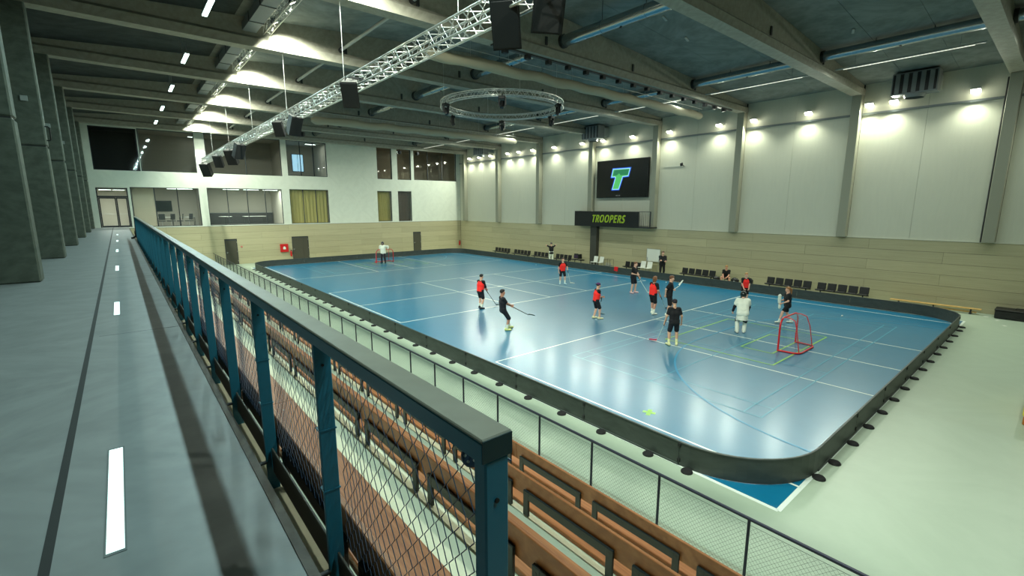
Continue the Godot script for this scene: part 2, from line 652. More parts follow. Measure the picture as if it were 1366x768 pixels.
func window(n: int, r: Array, mull: Array, frame: Material, pane: Material, label: String, bar := 0.05) -> void:
	var o := thing("window_%d" % n, label, "window", Vector3(0, 0, FAR_Z - 0.12), 0.0, "", "structure")
	var f := MB.new()
	f.span(Vector3(r[0], r[1], -0.04), Vector3(r[2], r[1] + bar, 0.06)).span(Vector3(r[0], r[3] - bar, -0.04), Vector3(r[2], r[3], 0.06))
	f.span(Vector3(r[0], r[1] + bar, -0.04), Vector3(r[0] + bar, r[3] - bar, 0.06)).span(Vector3(r[2] - bar, r[1] + bar, -0.04), Vector3(r[2], r[3] - bar, 0.06))
	part("frame", f, frame, o)
	var xs := [r[0] + bar]
	for m in mull:
		part("mullion", MB.new().span(Vector3(m - bar * 0.5, r[1] + bar, -0.04), Vector3(m + bar * 0.5, r[3] - bar, 0.06)), frame, o)
		xs.append_array([m - bar * 0.5, m + bar * 0.5])
	xs.append(r[2] - bar)
	for k in range(0, xs.size(), 2):
		var p := MB.new()
		p.quad(Vector3(xs[k], r[1] + bar, 0), Vector3(xs[k + 1], r[1] + bar, 0), Vector3(xs[k + 1], r[3] - bar, 0), Vector3(xs[k], r[3] - bar, 0), Vector3.BACK)
		part("pane", p, pane, o)


# an open-fronted room behind the far wall
func room(called: String, x0: float, y0: float, x1: float, y1: float, depth: float, m: Material, label: String) -> Node3D:
	var o := thing(called, label, "room", Vector3.ZERO, 0.0, "", "structure")
	var z1 := FAR_Z - 0.36
	var z0 := z1 - depth
	part("floor", MB.new().span(Vector3(x0, y0 - 0.08, z0), Vector3(x1, y0, z1)), M.room, o)
	part("ceiling", MB.new().span(Vector3(x0, y1, z0), Vector3(x1, y1 + 0.08, z1)), m, o)
	part("back_wall", MB.new().span(Vector3(x0, y0, z0 - 0.08), Vector3(x1, y1, z0)), m, o)
	part("side_wall", MB.new().span(Vector3(x0 - 0.08, y0 - 0.08, z0 - 0.08), Vector3(x0, y1 + 0.08, z1)), m, o)
	part("side_wall", MB.new().span(Vector3(x1, y0 - 0.08, z0 - 0.08), Vector3(x1 + 0.08, y1 + 0.08, z1)), m, o)
	return o


func room_lamp(x0: float, x1: float, y: float, z: float, label: String, power: float) -> void:
	var o := thing("ceiling_lamp", label, "lamp", Vector3((x0 + x1) * 0.5, y, z), 0.0, "lamps in the rooms behind the far wall")
	var w := x1 - x0
	part("housing", MB.new().span(Vector3(-w * 0.5, -0.05, -0.1), Vector3(w * 0.5, 0, 0.1)), M.light_grey, o)
	part("diffuser", MB.new().span(Vector3(-w * 0.5 + 0.01, -0.075, -0.09), Vector3(w * 0.5 - 0.01, -0.05, 0.09)), M.lamp_room, o)
	area_light(o, Vector3(0, -0.09, 0), Vector3.DOWN, Vector2(w, 0.18), power, Color(0.95, 1.0, 0.95))


func curtain(r: Array, label: String, m: Material) -> void:
	var b := MB.new()
	var k := 60
	for s in k:
		var xa: float = lerpf(r[0], r[2], s / float(k))
		var xb: float = lerpf(r[0], r[2], (s + 1) / float(k))
		var za := FAR_Z - 0.45 + 0.035 * sin(s * 1.1)
		var zb := FAR_Z - 0.45 + 0.035 * sin((s + 1) * 1.1)
		b.quad(Vector3(xa, r[1], za), Vector3(xb, r[1], zb), Vector3(xb, r[3], zb), Vector3(xa, r[3], za), Vector3.BACK)
		b.quad(Vector3(xa, r[1], za - 0.01), Vector3(xb, r[1], zb - 0.01), Vector3(xb, r[3], zb - 0.01), Vector3(xa, r[3], za - 0.01), Vector3.FORWARD)
	tag(part("curtain", b, m), label, "curtain")


func make_rooms() -> void:
	room("corridor_room", -19.0, WALK_Y, -16.98, 6.28, 3.5, M.corridor, "bright corridor behind the glazed gallery door")
	room_lamp(-18.75, -18.05, 6.2, FAR_Z - 0.8, "left ceiling lamp above the glazed gallery door", 6.0)
	room_lamp(-17.95, -17.25, 6.2, FAR_Z - 0.8, "right ceiling lamp above the glazed gallery door", 6.0)
	room("office_room", -16.9, 3.3, -12.3, 6.45, 4.5, M.room, "office with desk and dark wall screen behind glass")
	room_lamp(-14.6, -12.9, 6.38, FAR_Z - 1.2, "long ceiling lamp in the office with the dark wall screen", ROOM_POWER)
	room("meeting_room", -12.2, 3.3, -6.2, 6.5, 4.5, M.room, "meeting room with grey counter behind the wide window")
	for k in 3:
		room_lamp(-10.7 + 1.55 * k, -9.5 + 1.55 * k, 6.42, FAR_Z - 1.3, "ceiling lamp in the meeting room with the grey counter", ROOM_POWER * 0.6)
	room("closed_room", -6.0, 3.3, 7.2, 6.5, 1.2, M.beige, "shallow space behind curtained windows")
	room("black_room", -18.95, 7.5, -16.13, 10.8, 4.0, M.dark_grey, "unlit room behind the black upper window")
	room("upper_room", -16.0, 7.5, -6.0, 10.8, 4.0, M.room, "dim upper room behind mirroring glass")
	room_lamp(-12.6, -12.1, 10.78, FAR_Z - 3.2, "small added lamp, out of view, in the dim upper room", 0.7)  # added lamp; lightens the panes where the glass would mirror the hall
	room("upper_office", -5.85, 7.6, -2.05, 10.8, 4.0, M.room, "upper office with bright inner windows")
	room_lamp(-3.6, -2.7, 10.74, FAR_Z - 1.5, "ceiling lamp in the upper office", 2.0)
	room("upper_store", 2.5, 7.6, 12.5, 10.95, 4.0, M.beige, "dim upper room behind narrow dark windows")
	room_lamp(6.58, 6.86, 10.9, FAR_Z - 3.2, "small added lamp, out of view, behind the narrow upper windows", 0.5)  # added lamp, unseen; stands in for reflections in these windows
	window(1, LOWER[1], [-15.5, -14.05], M.blue_frame, M.pane, "office window of three panes beside the glazed gallery door")
	window(2, LOWER[2], [-10.62, -9.13, -7.73], M.frame, M.pane, "wide four pane window of the meeting room")
	window(3, LOWER[3], [-4.54, -3.4], M.frame, M.pane, "three pane window with olive curtains drawn")
	window(4, LOWER[4], [], M.frame, M.pane, "narrow window with yellow olive curtain")
	window(5, LOWER[5], [], M.frame, M.pane, "narrow window with a dark brown blind down")
	window(6, UPPER[0], [], M.blue_frame, M.dark_pane, "black upper window in the corner above the gallery")
	window(7, UPPER[1], [], M.frame, M.dark_pane, "grey mirroring upper window above the gallery door")
	window(8, UPPER[2], [-9.0], M.frame, M.dark_pane, "wide upper window mirroring the beige hall")
	window(9, UPPER[3], [-4.55, -3.4], M.blue_frame, M.pane, "upper office window of three panes with dark blue frame")
	window(10, UPPER[4], [], M.frame, M.dark_pane, "narrow dark upper window nearest the blank white wall")
	window(11, UPPER[5], [], M.frame, M.dark_pane, "narrow dark upper window between two others")
	window(12, UPPER[6], [8.6, 10.4], M.frame, M.dark_pane, "wide dark upper window by the wall corner")
	curtain([-5.7, 3.4, -2.3, 6.42], "olive curtains behind the three pane window", M.curtain)
	curtain([2.68, 3.4, 4.18, 6.42], "yellow olive curtain behind the narrow window", M.curtain)
	var blind := MB.new()
	for k in 30:
		blind.box(Vector3(5.71, 3.45 + k * 0.1, FAR_Z - 0.42), Vector3(1.5, 0.095, 0.012), Basis(Vector3.RIGHT, 0.25))
	tag(part("roller_blind", blind, mat(Color(0.30, 0.25, 0.20), 0.8)), "dark brown slatted blind behind the narrow window", "blind")
	# glazed double door at the end of the gallery
	var d := thing("door_4", "glazed double door with dark blue frame at the end of the gallery", "door", Vector3(-18.9, WALK_Y, FAR_Z - 0.1), 0.0, "", "structure")
	var f := MB.new()
	f.span(Vector3(0, 0, -0.05), Vector3(0.07, 2.9, 0.06)).span(Vector3(1.73, 0, -0.05), Vector3(1.8, 2.9, 0.06)).span(Vector3(0.07, 2.83, -0.05), Vector3(1.73, 2.9, 0.06)).span(Vector3(0.07, 2.22, -0.05), Vector3(1.73, 2.32, 0.06))
	part("frame", f, M.blue_frame, d)
	for k in 2:
		var x0 := 0.08 + k * 0.99
		var x1 := 1.06 if k == 0 else 1.72
		var leaf := MB.new()
		leaf.span(Vector3(x0, 0.01, -0.03), Vector3(x0 + 0.07, 2.21, 0.03)).span(Vector3(x1 - 0.07, 0.01, -0.03), Vector3(x1, 2.21, 0.03)).span(Vector3(x0 + 0.07, 0.01, -0.03), Vector3(x1 - 0.07, 0.13, 0.03)).span(Vector3(x0 + 0.07, 2.12, -0.03), Vector3(x1 - 0.07, 2.21, 0.03))
		var lf := part("leaf", leaf, M.blue_frame, d)
		var g := MB.new()
		g.quad(Vector3(x0 + 0.07, 0.13, 0), Vector3(x1 - 0.07, 0.13, 0), Vector3(x1 - 0.07, 2.12, 0), Vector3(x0 + 0.07, 2.12, 0), Vector3.BACK)
		part("pane", g, M.pane, lf)
		part("push_bar", MB.new().cyl(Vector3(x0 + 0.09, 1.0, 0.05), Vector3(x1 - 0.09, 1.0, 0.05), 0.015), M.alu, lf)
	var t := MB.new()
	t.quad(Vector3(0.07, 2.32, 0), Vector3(1.73, 2.32, 0), Vector3(1.73, 2.83, 0), Vector3(0.07, 2.83, 0), Vector3.BACK)
	part("transom_pane", t, M.pane, d)
	var bp := thing("partition", "beige partition behind the office window next to the gallery door", "partition", Vector3(-16.3, 3.3, FAR_Z - 0.8))
	part("panel", MB.new().span(Vector3(-0.55, 0, -0.04), Vector3(0.78, 3.05, 0.04)), mat(Color(0.80, 0.76, 0.66), 0.7), bp)
	part("post", MB.new().span(Vector3(0.78, 0, -0.05), Vector3(0.86, 3.05, 0.05)), M.light_grey, bp)
	# furniture glimpsed in the rooms
	var zc := FAR_Z - 4.2
	var scr := thing("wall_screen", "dark flat screen on the office back wall", "screen", Vector3(-14.9, 4.5, zc - 0.6))
	part("casing", MB.new().span(Vector3(-0.75, 0, -0.03), Vector3(0.75, 0.9, 0.05), 0.01), M.black, scr)
	part("display", MB.new().span(Vector3(-0.71, 0.04, 0.05), Vector3(0.71, 0.86, 0.056)), mat(Color(0.12, 0.16, 0.16), 0.1), scr)
	for e in [[-14.9, "white"], [-13.4, "grey"]]:
		var tb := thing("office_desk", e[1] + " topped desk in the office behind glass", "desk", Vector3(e[0], 3.3, FAR_Z - 2.1))
		part("desktop", MB.new().span(Vector3(-0.55, 0.72, -0.4), Vector3(0.55, 0.75, 0.4), 0.006), M.white if e[1] == "white" else M.light_grey, tb)
		for sx in [-0.5, 0.5]:
			for sz in [-0.34, 0.34]:
				part("leg", MB.new().cyl(Vector3(sx, 0, sz), Vector3(sx, 0.72, sz), 0.02), M.dark_grey, tb)
	var chair0: Node3D
	for k in 4:
		var p := Vector3(-15.2 + 0.6 * k, 3.3, FAR_Z - 0.75 - 0.15 * (k % 2))
		if k == 0:
			chair0 = thing("office_chair", "dark office chair at the desks behind glass", "chair", p, 0.0, "office chairs behind glass")
			part("seat", MB.new().box(Vector3(0, 0.46, 0), Vector3(0.44, 0.07, 0.44), Basis.IDENTITY, 0.02), M.dark_grey, chair0)
			part("backrest", MB.new().box(Vector3(0, 0.8, 0.2), Vector3(0.42, 0.48, 0.05), Basis(Vector3.RIGHT, 0.12), 0.02), M.dark_grey, chair0)
			part("column", MB.new().cyl(Vector3(0, 0.08, 0), Vector3(0, 0.43, 0), 0.025), M.alu, chair0)
			var st := MB.new()
			for q in 5:
				var a := TAU * q / 5
				st.cyl(Vector3(0, 0.08, 0), Vector3(cos(a) * 0.28, 0.04, sin(a) * 0.28), 0.02, 0.015, 6)
			part("base", st, M.black, chair0)
		else:
			copy(chair0, p, 0.7 * k)
	var counter := thing("counter", "long dark grey counter along the meeting room back wall", "counter", Vector3(-9.2, 3.3, FAR_Z - 4.2))
	part("body", MB.new().span(Vector3(-2.9, 0, -0.6), Vector3(2.9, 1.0, 0.0)), M.dark_grey, counter)
	part("worktop", MB.new().span(Vector3(-2.95, 1.0, -0.62), Vector3(2.95, 1.04, 0.03), 0.008), M.grey, counter)
	for k in 2:
		var tb := thing("meeting_table", ["pale round table in the meeting room beside the window", "long pale table in the meeting room"][k], "table", Vector3(-10.6 + 2.3 * k, 3.3, FAR_Z - 2.2))
		if k == 0:
			part("tabletop", MB.new().lathe([Vector2(0, 0.72), Vector2(0.5, 0.72), Vector2(0.51, 0.735), Vector2(0.5, 0.75), Vector2(0, 0.75)], Vector3.ZERO, Basis.IDENTITY, 24), M.white, tb)
			part("column", MB.new().cyl(Vector3.ZERO, Vector3(0, 0.72, 0), 0.04), M.dark_grey, tb)
			part("foot", MB.new().lathe([Vector2(0.28, 0), Vector2(0.28, 0.02), Vector2(0.05, 0.05)], Vector3.ZERO), M.dark_grey, tb)
		else:
			part("tabletop", MB.new().span(Vector3(-0.9, 0.72, -0.4), Vector3(0.9, 0.75, 0.4), 0.006), M.white, tb)
			for sx in [-0.8, 0.8]:
				for sz in [-0.33, 0.33]:
					part("leg", MB.new().cyl(Vector3(sx, 0, sz), Vector3(sx, 0.72, sz), 0.02), M.dark_grey, tb)
	for k in 2:
		var io := thing("lit_inner_window", ["tall lit inner window at the back of the upper office", "wide lit inner window at the back of the upper office"][k], "window", Vector3(-5.1 + 1.5 * k, 8.3, FAR_Z - 4.3))
		part("frame", MB.new().span(Vector3(-0.55, 0, -0.02), Vector3(0.55, 1.7, 0.02)), M.blue_frame, io)
		for q in 2:
			part("pane", MB.new().span(Vector3(-0.5 + 0.52 * q, 0.05, 0.02), Vector3(-0.02 + 0.52 * q, 1.65, 0.03)), glow(Color(0.55, 0.78, 0.88), 1.1), io)


func make_right_wall() -> void:
	var w := thing("wall_right", "tall right wall of pale panels between columns above greyish wooden boards", "wall", Vector3.ZERO, 0.0, "", "structure")
	part("base_wall", MB.new().span(Vector3(RIGHT_X + 0.002, 0, FAR_Z), Vector3(RIGHT_X + 0.3, 12.0, 27.2)), M.dark_grey, w)
	wood_wall(w, true, RIGHT_X, FAR_Z + 0.03, 27.0, 6.0, [])
	part("ledge", MB.new().span(Vector3(RIGHT_X - 0.05, 3.27, FAR_Z), Vector3(RIGHT_X, 3.32, 27.0)), M.upper, w)
	for k in BEAMS.size():
		var z1: float = BEAMS[k] - 0.22
		var z0: float = BEAMS[k + 1] + 0.22 if k < BEAMS.size() - 1 else FAR_Z
		# two tall cladding sheets in each bay, with a joint at lamp height and one in the middle
		var half := (z0 + z1) * 0.5
		for s in [[z0, half - 0.004], [half + 0.004, z1]]:
			part("cladding_sheet", MB.new().span(Vector3(RIGHT_X - 0.02, 3.32, s[0]), Vector3(RIGHT_X, 9.62, s[1])), M.upper, w)
			part("cladding_sheet", MB.new().span(Vector3(RIGHT_X - 0.02, 9.72, s[0]), Vector3(RIGHT_X, 11.3, s[1])), M.upper, w)
		part("cable_channel", MB.new().span(Vector3(RIGHT_X - 0.09, 9.62, z0), Vector3(RIGHT_X, 9.72, z1)), M.grey, w)
	for k in BEAMS.size():
		var z: float = BEAMS[k]
		var o := thing("wall_column", "tall grey column on the right wall, %s from the far wall" % ORD[BEAMS.size() - 1 - k], "column", Vector3(12.52, 3.3, z), 0.0, "columns of the right wall", "structure")
		var b := MB.new()
		b.span(Vector3(-0.22, 0, -0.21), Vector3(0.225, 7.3, 0.21), 0.015)
		part("shaft", b, M.steel_column, o)
		part("pipe", MB.new().cyl(Vector3(0.15, 0, -0.27), Vector3(0.15, 7.2, -0.27), 0.03, -1, 8), M.dark_grey, o)


func make_left_side() -> void:
	flat("walkway_floor", -21.8, FAR_Z, -17.31, 27.0, 3.07, WALK_Y, M.walk, "grey polished gallery floor with a dark joint along it", "floor")
	var joint := MB.new()
	joint.span(Vector3(-18.245, WALK_Y, FAR_Z + 0.1), Vector3(-18.205, WALK_Y + 0.002, 27.0))
	tag(part("trim_1", joint, M.dark_grey), "dark expansion joint running along the gallery floor", "joint", "", "structure")
	var across := MB.new()
	for k in 8:
		across.span(Vector3(-18.15, WALK_Y, 21.0 - 6.0 * k), Vector3(-17.33, WALK_Y + 0.0015, 21.012 - 6.0 * k))
	tag(part("trim_2", across, M.grey), "fine cross joints in the gallery floor beside the railing", "joint", "", "structure")
	flat("wall_left", -22.1, FAR_Z, -21.8, 27.0, 0.0, 12.0, M.pillar, "dark concrete wall behind the gallery pillars", "wall")
	flat("wall_near", -22.1, 27.0, RIGHT_X + 0.3, 27.3, 0.0, 12.6, M.pillar, "concrete wall behind the camera", "wall")
	flat("wall_under_gallery", -17.6, FAR_Z, -17.35, 27.0, 0.0, 3.07, M.pillar, "concrete wall under the gallery edge", "wall")
	for k in BEAMS.size():
		var z: float = BEAMS[k]
		if z > 18.0:
			continue
		var o := thing("gallery_pillar", "thick concrete pillar beside the gallery, %s from the far wall" % ORD[BEAMS.size() - 1 - k], "pillar", Vector3(-19.6, WALK_Y, z), 0.0, "gallery pillars", "structure")
		part("lower_shaft", MB.new().span(Vector3(-0.42, 0, -0.25), Vector3(0.4, 3.3, 0.25), 0.03), M.pillar, o)
		part("upper_shaft", MB.new().span(Vector3(-0.42, 3.33, -0.25), Vector3(0.4, 7.3, 0.25), 0.03), M.pillar, o)
		part("joint", MB.new().span(Vector3(-0.39, 3.3, -0.22), Vector3(0.37, 3.33, 0.22)), M.dark_grey, o)
		part("box", MB.new().span(Vector3(0.0, 4.55, 0.25), Vector3(0.16, 4.7, 0.29), 0.008), M.light_grey, o)
	var h := MB.new()
	h.tube([Vector3(0.4, 3.9, 0.1), Vector3(0.47, 3.9, 0.1), Vector3(0.5, 3.87, 0.1), Vector3(0.5, 3.53, 0.1), Vector3(0.47, 3.5, 0.1), Vector3(0.4, 3.5, 0.1)], 0.018)
	h.v = h.v
	var hd := part("pillar_handle", h, M.black)
	hd.position = Vector3(-19.6, WALK_Y, 2.46)
	tag(hd, "black hooked bar on a gallery pillar", "bar")
	for k in 6:
		var l := thing("floor_light", "white lit strip in the gallery floor, %s from the railing's end post" % ORD[k], "light", Vector3(-17.985, WALK_Y, 19.25 - 6.2 * k), 0.0, "lit strips along the gallery floor")
		part("frame", MB.new().span(Vector3(-0.042, 0.0005, -0.62), Vector3(0.042, 0.003, 0.62)), M.grey, l)
		part("lens", MB.new().span(Vector3(-0.034, 0.003, -0.6), Vector3(0.034, 0.005, 0.6)), M.lamp_floor, l)
		area_light(l, Vector3(0, 0.01, 0), Vector3.UP, Vector2(0.09, 1.2), 0.03, Color(0.85, 1.0, 0.95))


func make_ceiling() -> void:
	var o := thing("ceiling", "dark concrete roof slabs sloping gently from a ridge", "ceiling", Vector3.ZERO, 0.0, "", "structure")
	for q in [[-22.1, 11.0, -13.9, roof_y(-13.9)], [-13.9, roof_y(-13.9), -4.0, 12.25], [-4.0, 12.25, RIGHT_X + 0.3, 11.12]]:
		for k in BEAMS.size() - 1:
			# one slab per bay; four planks each
			for s in 3:
				var z0: float = lerpf(BEAMS[k + 1], BEAMS[k], s / 3.0) + (0.006 if s > 0 else 0.0)
				var z1: float = lerpf(BEAMS[k + 1], BEAMS[k], (s + 1) / 3.0) - (0.006 if s < 2 else 0.0)
				if k == 0 and s == 2:
					z1 = 27.3
				if k == BEAMS.size() - 2 and s == 0:
					z0 = FAR_Z - 0.3
				var b := MB.new()
				b.prism(PackedVector2Array([Vector2(q[0], q[1]), Vector2(q[2], q[3]), Vector2(q[2], q[3] + 0.25), Vector2(q[0], q[1] + 0.25)]), Vector3(0, 0, z0), Basis.IDENTITY, z1 - z0)
				part("slab" if q[0] > -20.0 else "dark_slab", b, M.ceiling if q[0] > -20.0 else M.dark_ceiling, o)
	for k in BEAMS.size():
		var z: float = BEAMS[k]
		var nth: String = ORD[BEAMS.size() - 1 - k]
		var bm := thing("roof_beam", "deep pale concrete roof beam spanning the hall, %s from the far wall" % nth, "beam", Vector3(0, 10.6, z), 0.0, "roof beams", "structure")
		var x0 := -21.8
		var x1 := RIGHT_X - 0.02
		part("flange", MB.new().prism(PackedVector2Array([Vector2(-0.25, 0), Vector2(0.25, 0), Vector2(0.25, 0.3), Vector2(0.15, 0.4), Vector2(-0.15, 0.4), Vector2(-0.25, 0.3)]), Vector3(x0, 0, 0), Basis(Vector3(0, 0, 1), Vector3.UP, Vector3.RIGHT), x1 - x0), M.beam, bm)
		part("web", MB.new().prism(PackedVector2Array([Vector2(x0, 0.4), Vector2(x1, 0.4), Vector2(x1, 0.54), Vector2(-4.0, 1.64), Vector2(x0, 0.43)]), Vector3(0, 0, -0.15), Basis.IDENTITY, 0.3), M.beam, bm)
		for x in [-10.0, -4.5, 1.0, 6.5]:
			part("hanger_plate", MB.new().span(Vector3(x - 0.05, 0.42, 0.15), Vector3(x + 0.05, 0.72, 0.2)), M.dark_grey, bm)


# ------------------------------------------------------------------ railing, tribune, fence
func chain_link(w: float, h: float, cell: float, rise: float, r: float, sag: float) -> MB:
	# in the plane x = 0, z from 0 to w, y from 0 to h; neighbouring zigzag wires hook at the knuckles
	var b := MB.new()
	var nw := int(round(w / cell)) * 2
	var nr := int(round(h / rise))
	var cw := w / (nw * 0.5)
	for k in nw:
		var prev := Vector3.ZERO
		for j in nr + 1:
			var side := j % 2 if k % 2 == 0 else (j + 1) % 2
			var z := floorf(k * 0.5) * cw + (0.5 * cw if k % 2 == 1 else 0.0) + side * cw * 0.5
			var wob := sag * sin(z * 9.0 + 1.3) * sin(PI * j / nr)
			var p := Vector3((0.0025 if (j + k) % 2 == 0 else -0.0025) + wob, h * j / nr + wob * 0.4, z)
			if j > 0:
				b.wire(prev, p, r)
			prev = p
	return b


func make_railing() -> void:
	var o := thing("gallery_railing", "dark blue steel railing with chain-link infill along the gallery edge", "railing", Vector3(-17.22, WALK_Y, 21.75))
	var rail := MB.new()
	rail.span(Vector3(-0.04, 1.025, -28.8), Vector3(0.04, 1.077, 0), 0.004)
	part("top_rail", rail, M.rail, o)
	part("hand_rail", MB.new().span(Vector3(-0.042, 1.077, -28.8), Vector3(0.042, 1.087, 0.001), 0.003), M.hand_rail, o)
	part("end_cap", MB.new().span(Vector3(-0.0405, 1.0315, 0), Vector3(0.0405, 1.0835, 0.004)), M.end_cap, o)
	var post := MB.new().span(Vector3(-0.032, -0.36, -0.045), Vector3(0.034, 1.03, 0), 0.004).mesh()
	var flat_post := MB.new().span(Vector3(-0.034, -0.36, -0.02), Vector3(0.034, 1.03, 0), 0.003).mesh()
	var low := MB.new().span(Vector3(-0.004, -0.09, -1.10), Vector3(0.006, 0.07, 0.0), 0.002).mesh()
	var pin := MB.new().cyl(Vector3(-0.085, -0.03, -0.01), Vector3(-0.03, -0.03, -0.01), 0.012, -1, 8).mesh()
	var link := chain_link(1.13, 0.92, 0.076, 0.042, 0.0019, 0.008).mesh()
	var bolt := MB.new().cyl(Vector3(-0.002, 0.93, 0), Vector3(-0.002, 0.93, 0.004), 0.006, -1, 8).mesh()
	var tie := MB.new().span(Vector3(-0.036, 0, -0.05), Vector3(0.037, 0.006, 0.004)).mesh()
	for k in 25:
		var z := -1.17 * k
		put("post", post if k == 0 else flat_post, M.rail, o, at(Vector3(0, 0, z)))
		put("bolt", bolt, M.black, o, at(Vector3(0, 0, z)))
		put("fixing_pin", pin, M.dark_grey, o, at(Vector3(0, 0, z)))
		if k < 3:
			for y in [0.36, 0.64]:
				put("cable_tie", tie, M.rail, o, at(Vector3(0, y, z)))
		if k < 24:
			put("bottom_rail", low, M.rail_low, o, at(Vector3(0, 0, z - 0.05)))
			var ml := put("chain_link_mesh", link, M.wire, o, at(Vector3(0.036, 0.1, z - 1.15)))
			tag(ml, "dark chain-link infill", "", "", "stuff")
			put("tension_wire", MB.new().cyl(Vector3(0.04, 1.01, z - 1.15), Vector3(0.04, 1.01, z), 0.003, -1, 5).mesh(), M.wire, o)
	var stay := MB.new()
	stay.tube([Vector3(0, 1.03, -28.7), Vector3(-0.01, 0.5, -28.7), Vector3(-0.02, 0.22, -28.7), Vector3(-0.07, 0.1, -28.7), Vector3(-0.15, 0.045, -28.7), Vector3(-0.24, 0.03, -28.7)], 0.045, 10)
	part("end_stay", stay, M.black, o)
	# steel angle along the floor edge
	var e := thing("edge_angle", "rusty brown steel angle along the gallery floor edge", "steel angle")
	for k in 8:
		part("length", MB.new().span(Vector3(-17.345, WALK_Y, 26.9 - 6.0 * k - 5.99), Vector3(-17.305, WALK_Y + 0.006, 26.9 - 6.0 * k), 0.001).span(Vector3(-17.31, WALK_Y - 0.2, 26.9 - 6.0 * k - 5.99), Vector3(-17.302, WALK_Y + 0.006, 26.9 - 6.0 * k)), M.edge, e)
	# round cap hooked in the mesh
	var cap := thing("mesh_cap", "round dark blue perforated cap hooked in the mesh beside the end post", "cap", Vector3(-17.18, 4.322, 21.592))
	var ny := Vector3(-0.72, 0.4, 0.55).normalized()
	var nx := ny.cross(Vector3.UP).normalized()
	var bs := Basis(nx, ny, nx.cross(ny))
	part("disc", MB.new().lathe([Vector2(0, -0.008), Vector2(0.022, -0.007), Vector2(0.028, 0), Vector2(0.022, 0.007), Vector2(0, 0.008)], Vector3.ZERO, bs, 20), M.wire, cap)
	for k in 5:
		var a := TAU * k / 5
		part("hole", MB.new().cyl(bs * Vector3(cos(a) * 0.014, -0.009, sin(a) * 0.014), bs * Vector3(cos(a) * 0.014, 0.009, sin(a) * 0.014), 0.0038, -1, 8), M.light_grey, cap)


const ROW_X := -17.125
const ROW_D := 1.03
const ROW_H := 0.579
const ROW_TOP := 3.557


func make_tribune() -> void:
	var z0 := -16.0
	var z1 := 25.6
	# stepped concrete
	var steps := thing("tribune_steps", "pale concrete tribune steps below the gallery", "steps", Vector3.ZERO, 0.0, "", "structure")
	for k in 5:
		var y := ROW_TOP - ROW_H * k - 0.363 - 0.045
		var xa := -17.3 if k == 0 else ROW_X + ROW_D * (k - 1) + 0.37
		var xb := ROW_X + ROW_D * k + 0.37 if k < 4 else -13.05
		part("step", MB.new().span(Vector3(xa, 0.0, z0), Vector3(xb, y, z1), 0.01), M.tread, steps)
	var names := ["top", "second", "third", "lowest"]
	var unit := 1.25
	var fr := MB.new()
	# bracket: bar with two legs bent forward under the seat
	fr.box(Vector3(-0.03, 0.185, 0.535), Vector3(0.024, 0.085, 1.07), Basis.IDENTITY, 0.004)
	var frame_bar := fr.mesh()
	var lg := MB.new()
	lg.box(Vector3(-0.032, 0.098, 0), Vector3(0.026, 0.262, 0.07), Basis.IDENTITY, 0.004)
	var frame_leg := lg.mesh()
	var bolt := MB.new().cyl(Vector3(-0.046, 0, 0), Vector3(-0.036, 0, 0), 0.012, -1, 8).mesh()
	var screw := MB.new().cyl(Vector3(0, 0, 0), Vector3(0, 0.003, 0), 0.007, -1, 8).mesh()
	for k in 4:
		var x := ROW_X + ROW_D * k
		var seat_y := ROW_TOP - ROW_H * k - 0.363
		var bench := thing("tribune_bench", "orange brown wooden bench with backrest on black steel frames, %s tribune row" % names[k], "bench", Vector3(x, seat_y, z1), 0.0, "tribune benches")
		var lens := 3.75
		var n := int((z1 - z0) / lens)
		for j in n:
			var za := -lens * j
			var kk := (j + k) % 3
			# seat boards with a narrow gap, and the backrest board
			part("seat_board", MB.new().span(Vector3(0.04, -0.045, za - lens + 0.006), Vector3(0.372, 0.0, za), 0.006), M.planks[kk], bench)
			part("back_board", MB.new().box(Vector3(0.0, 0.255, za - lens * 0.5), Vector3(0.03, 0.225, lens - 0.006), Basis(Vector3.BACK, 0.06), 0.005), M.planks[(kk + 1) % 3], bench)
			for q in 3:
				var zf := za - unit * (q + 1) + 0.09
				var f := put("back_frame", frame_bar, M.bracket, bench, at(Vector3(0, 0, zf)))
				for s in [0.035, 1.035]:
					put("leg", frame_leg, M.bracket, f, at(Vector3(0, 0, s)))
					put("bolt", bolt, M.dark_grey, f, at(Vector3(0, 0.185, s)))
				if j < 4:
					put("screw", screw, M.alu, bench, at(Vector3(0.24, 0.0, zf + 0.1)))
					put("screw", screw, M.alu, bench, at(Vector3(0.17, 0.0, zf + 0.75)))


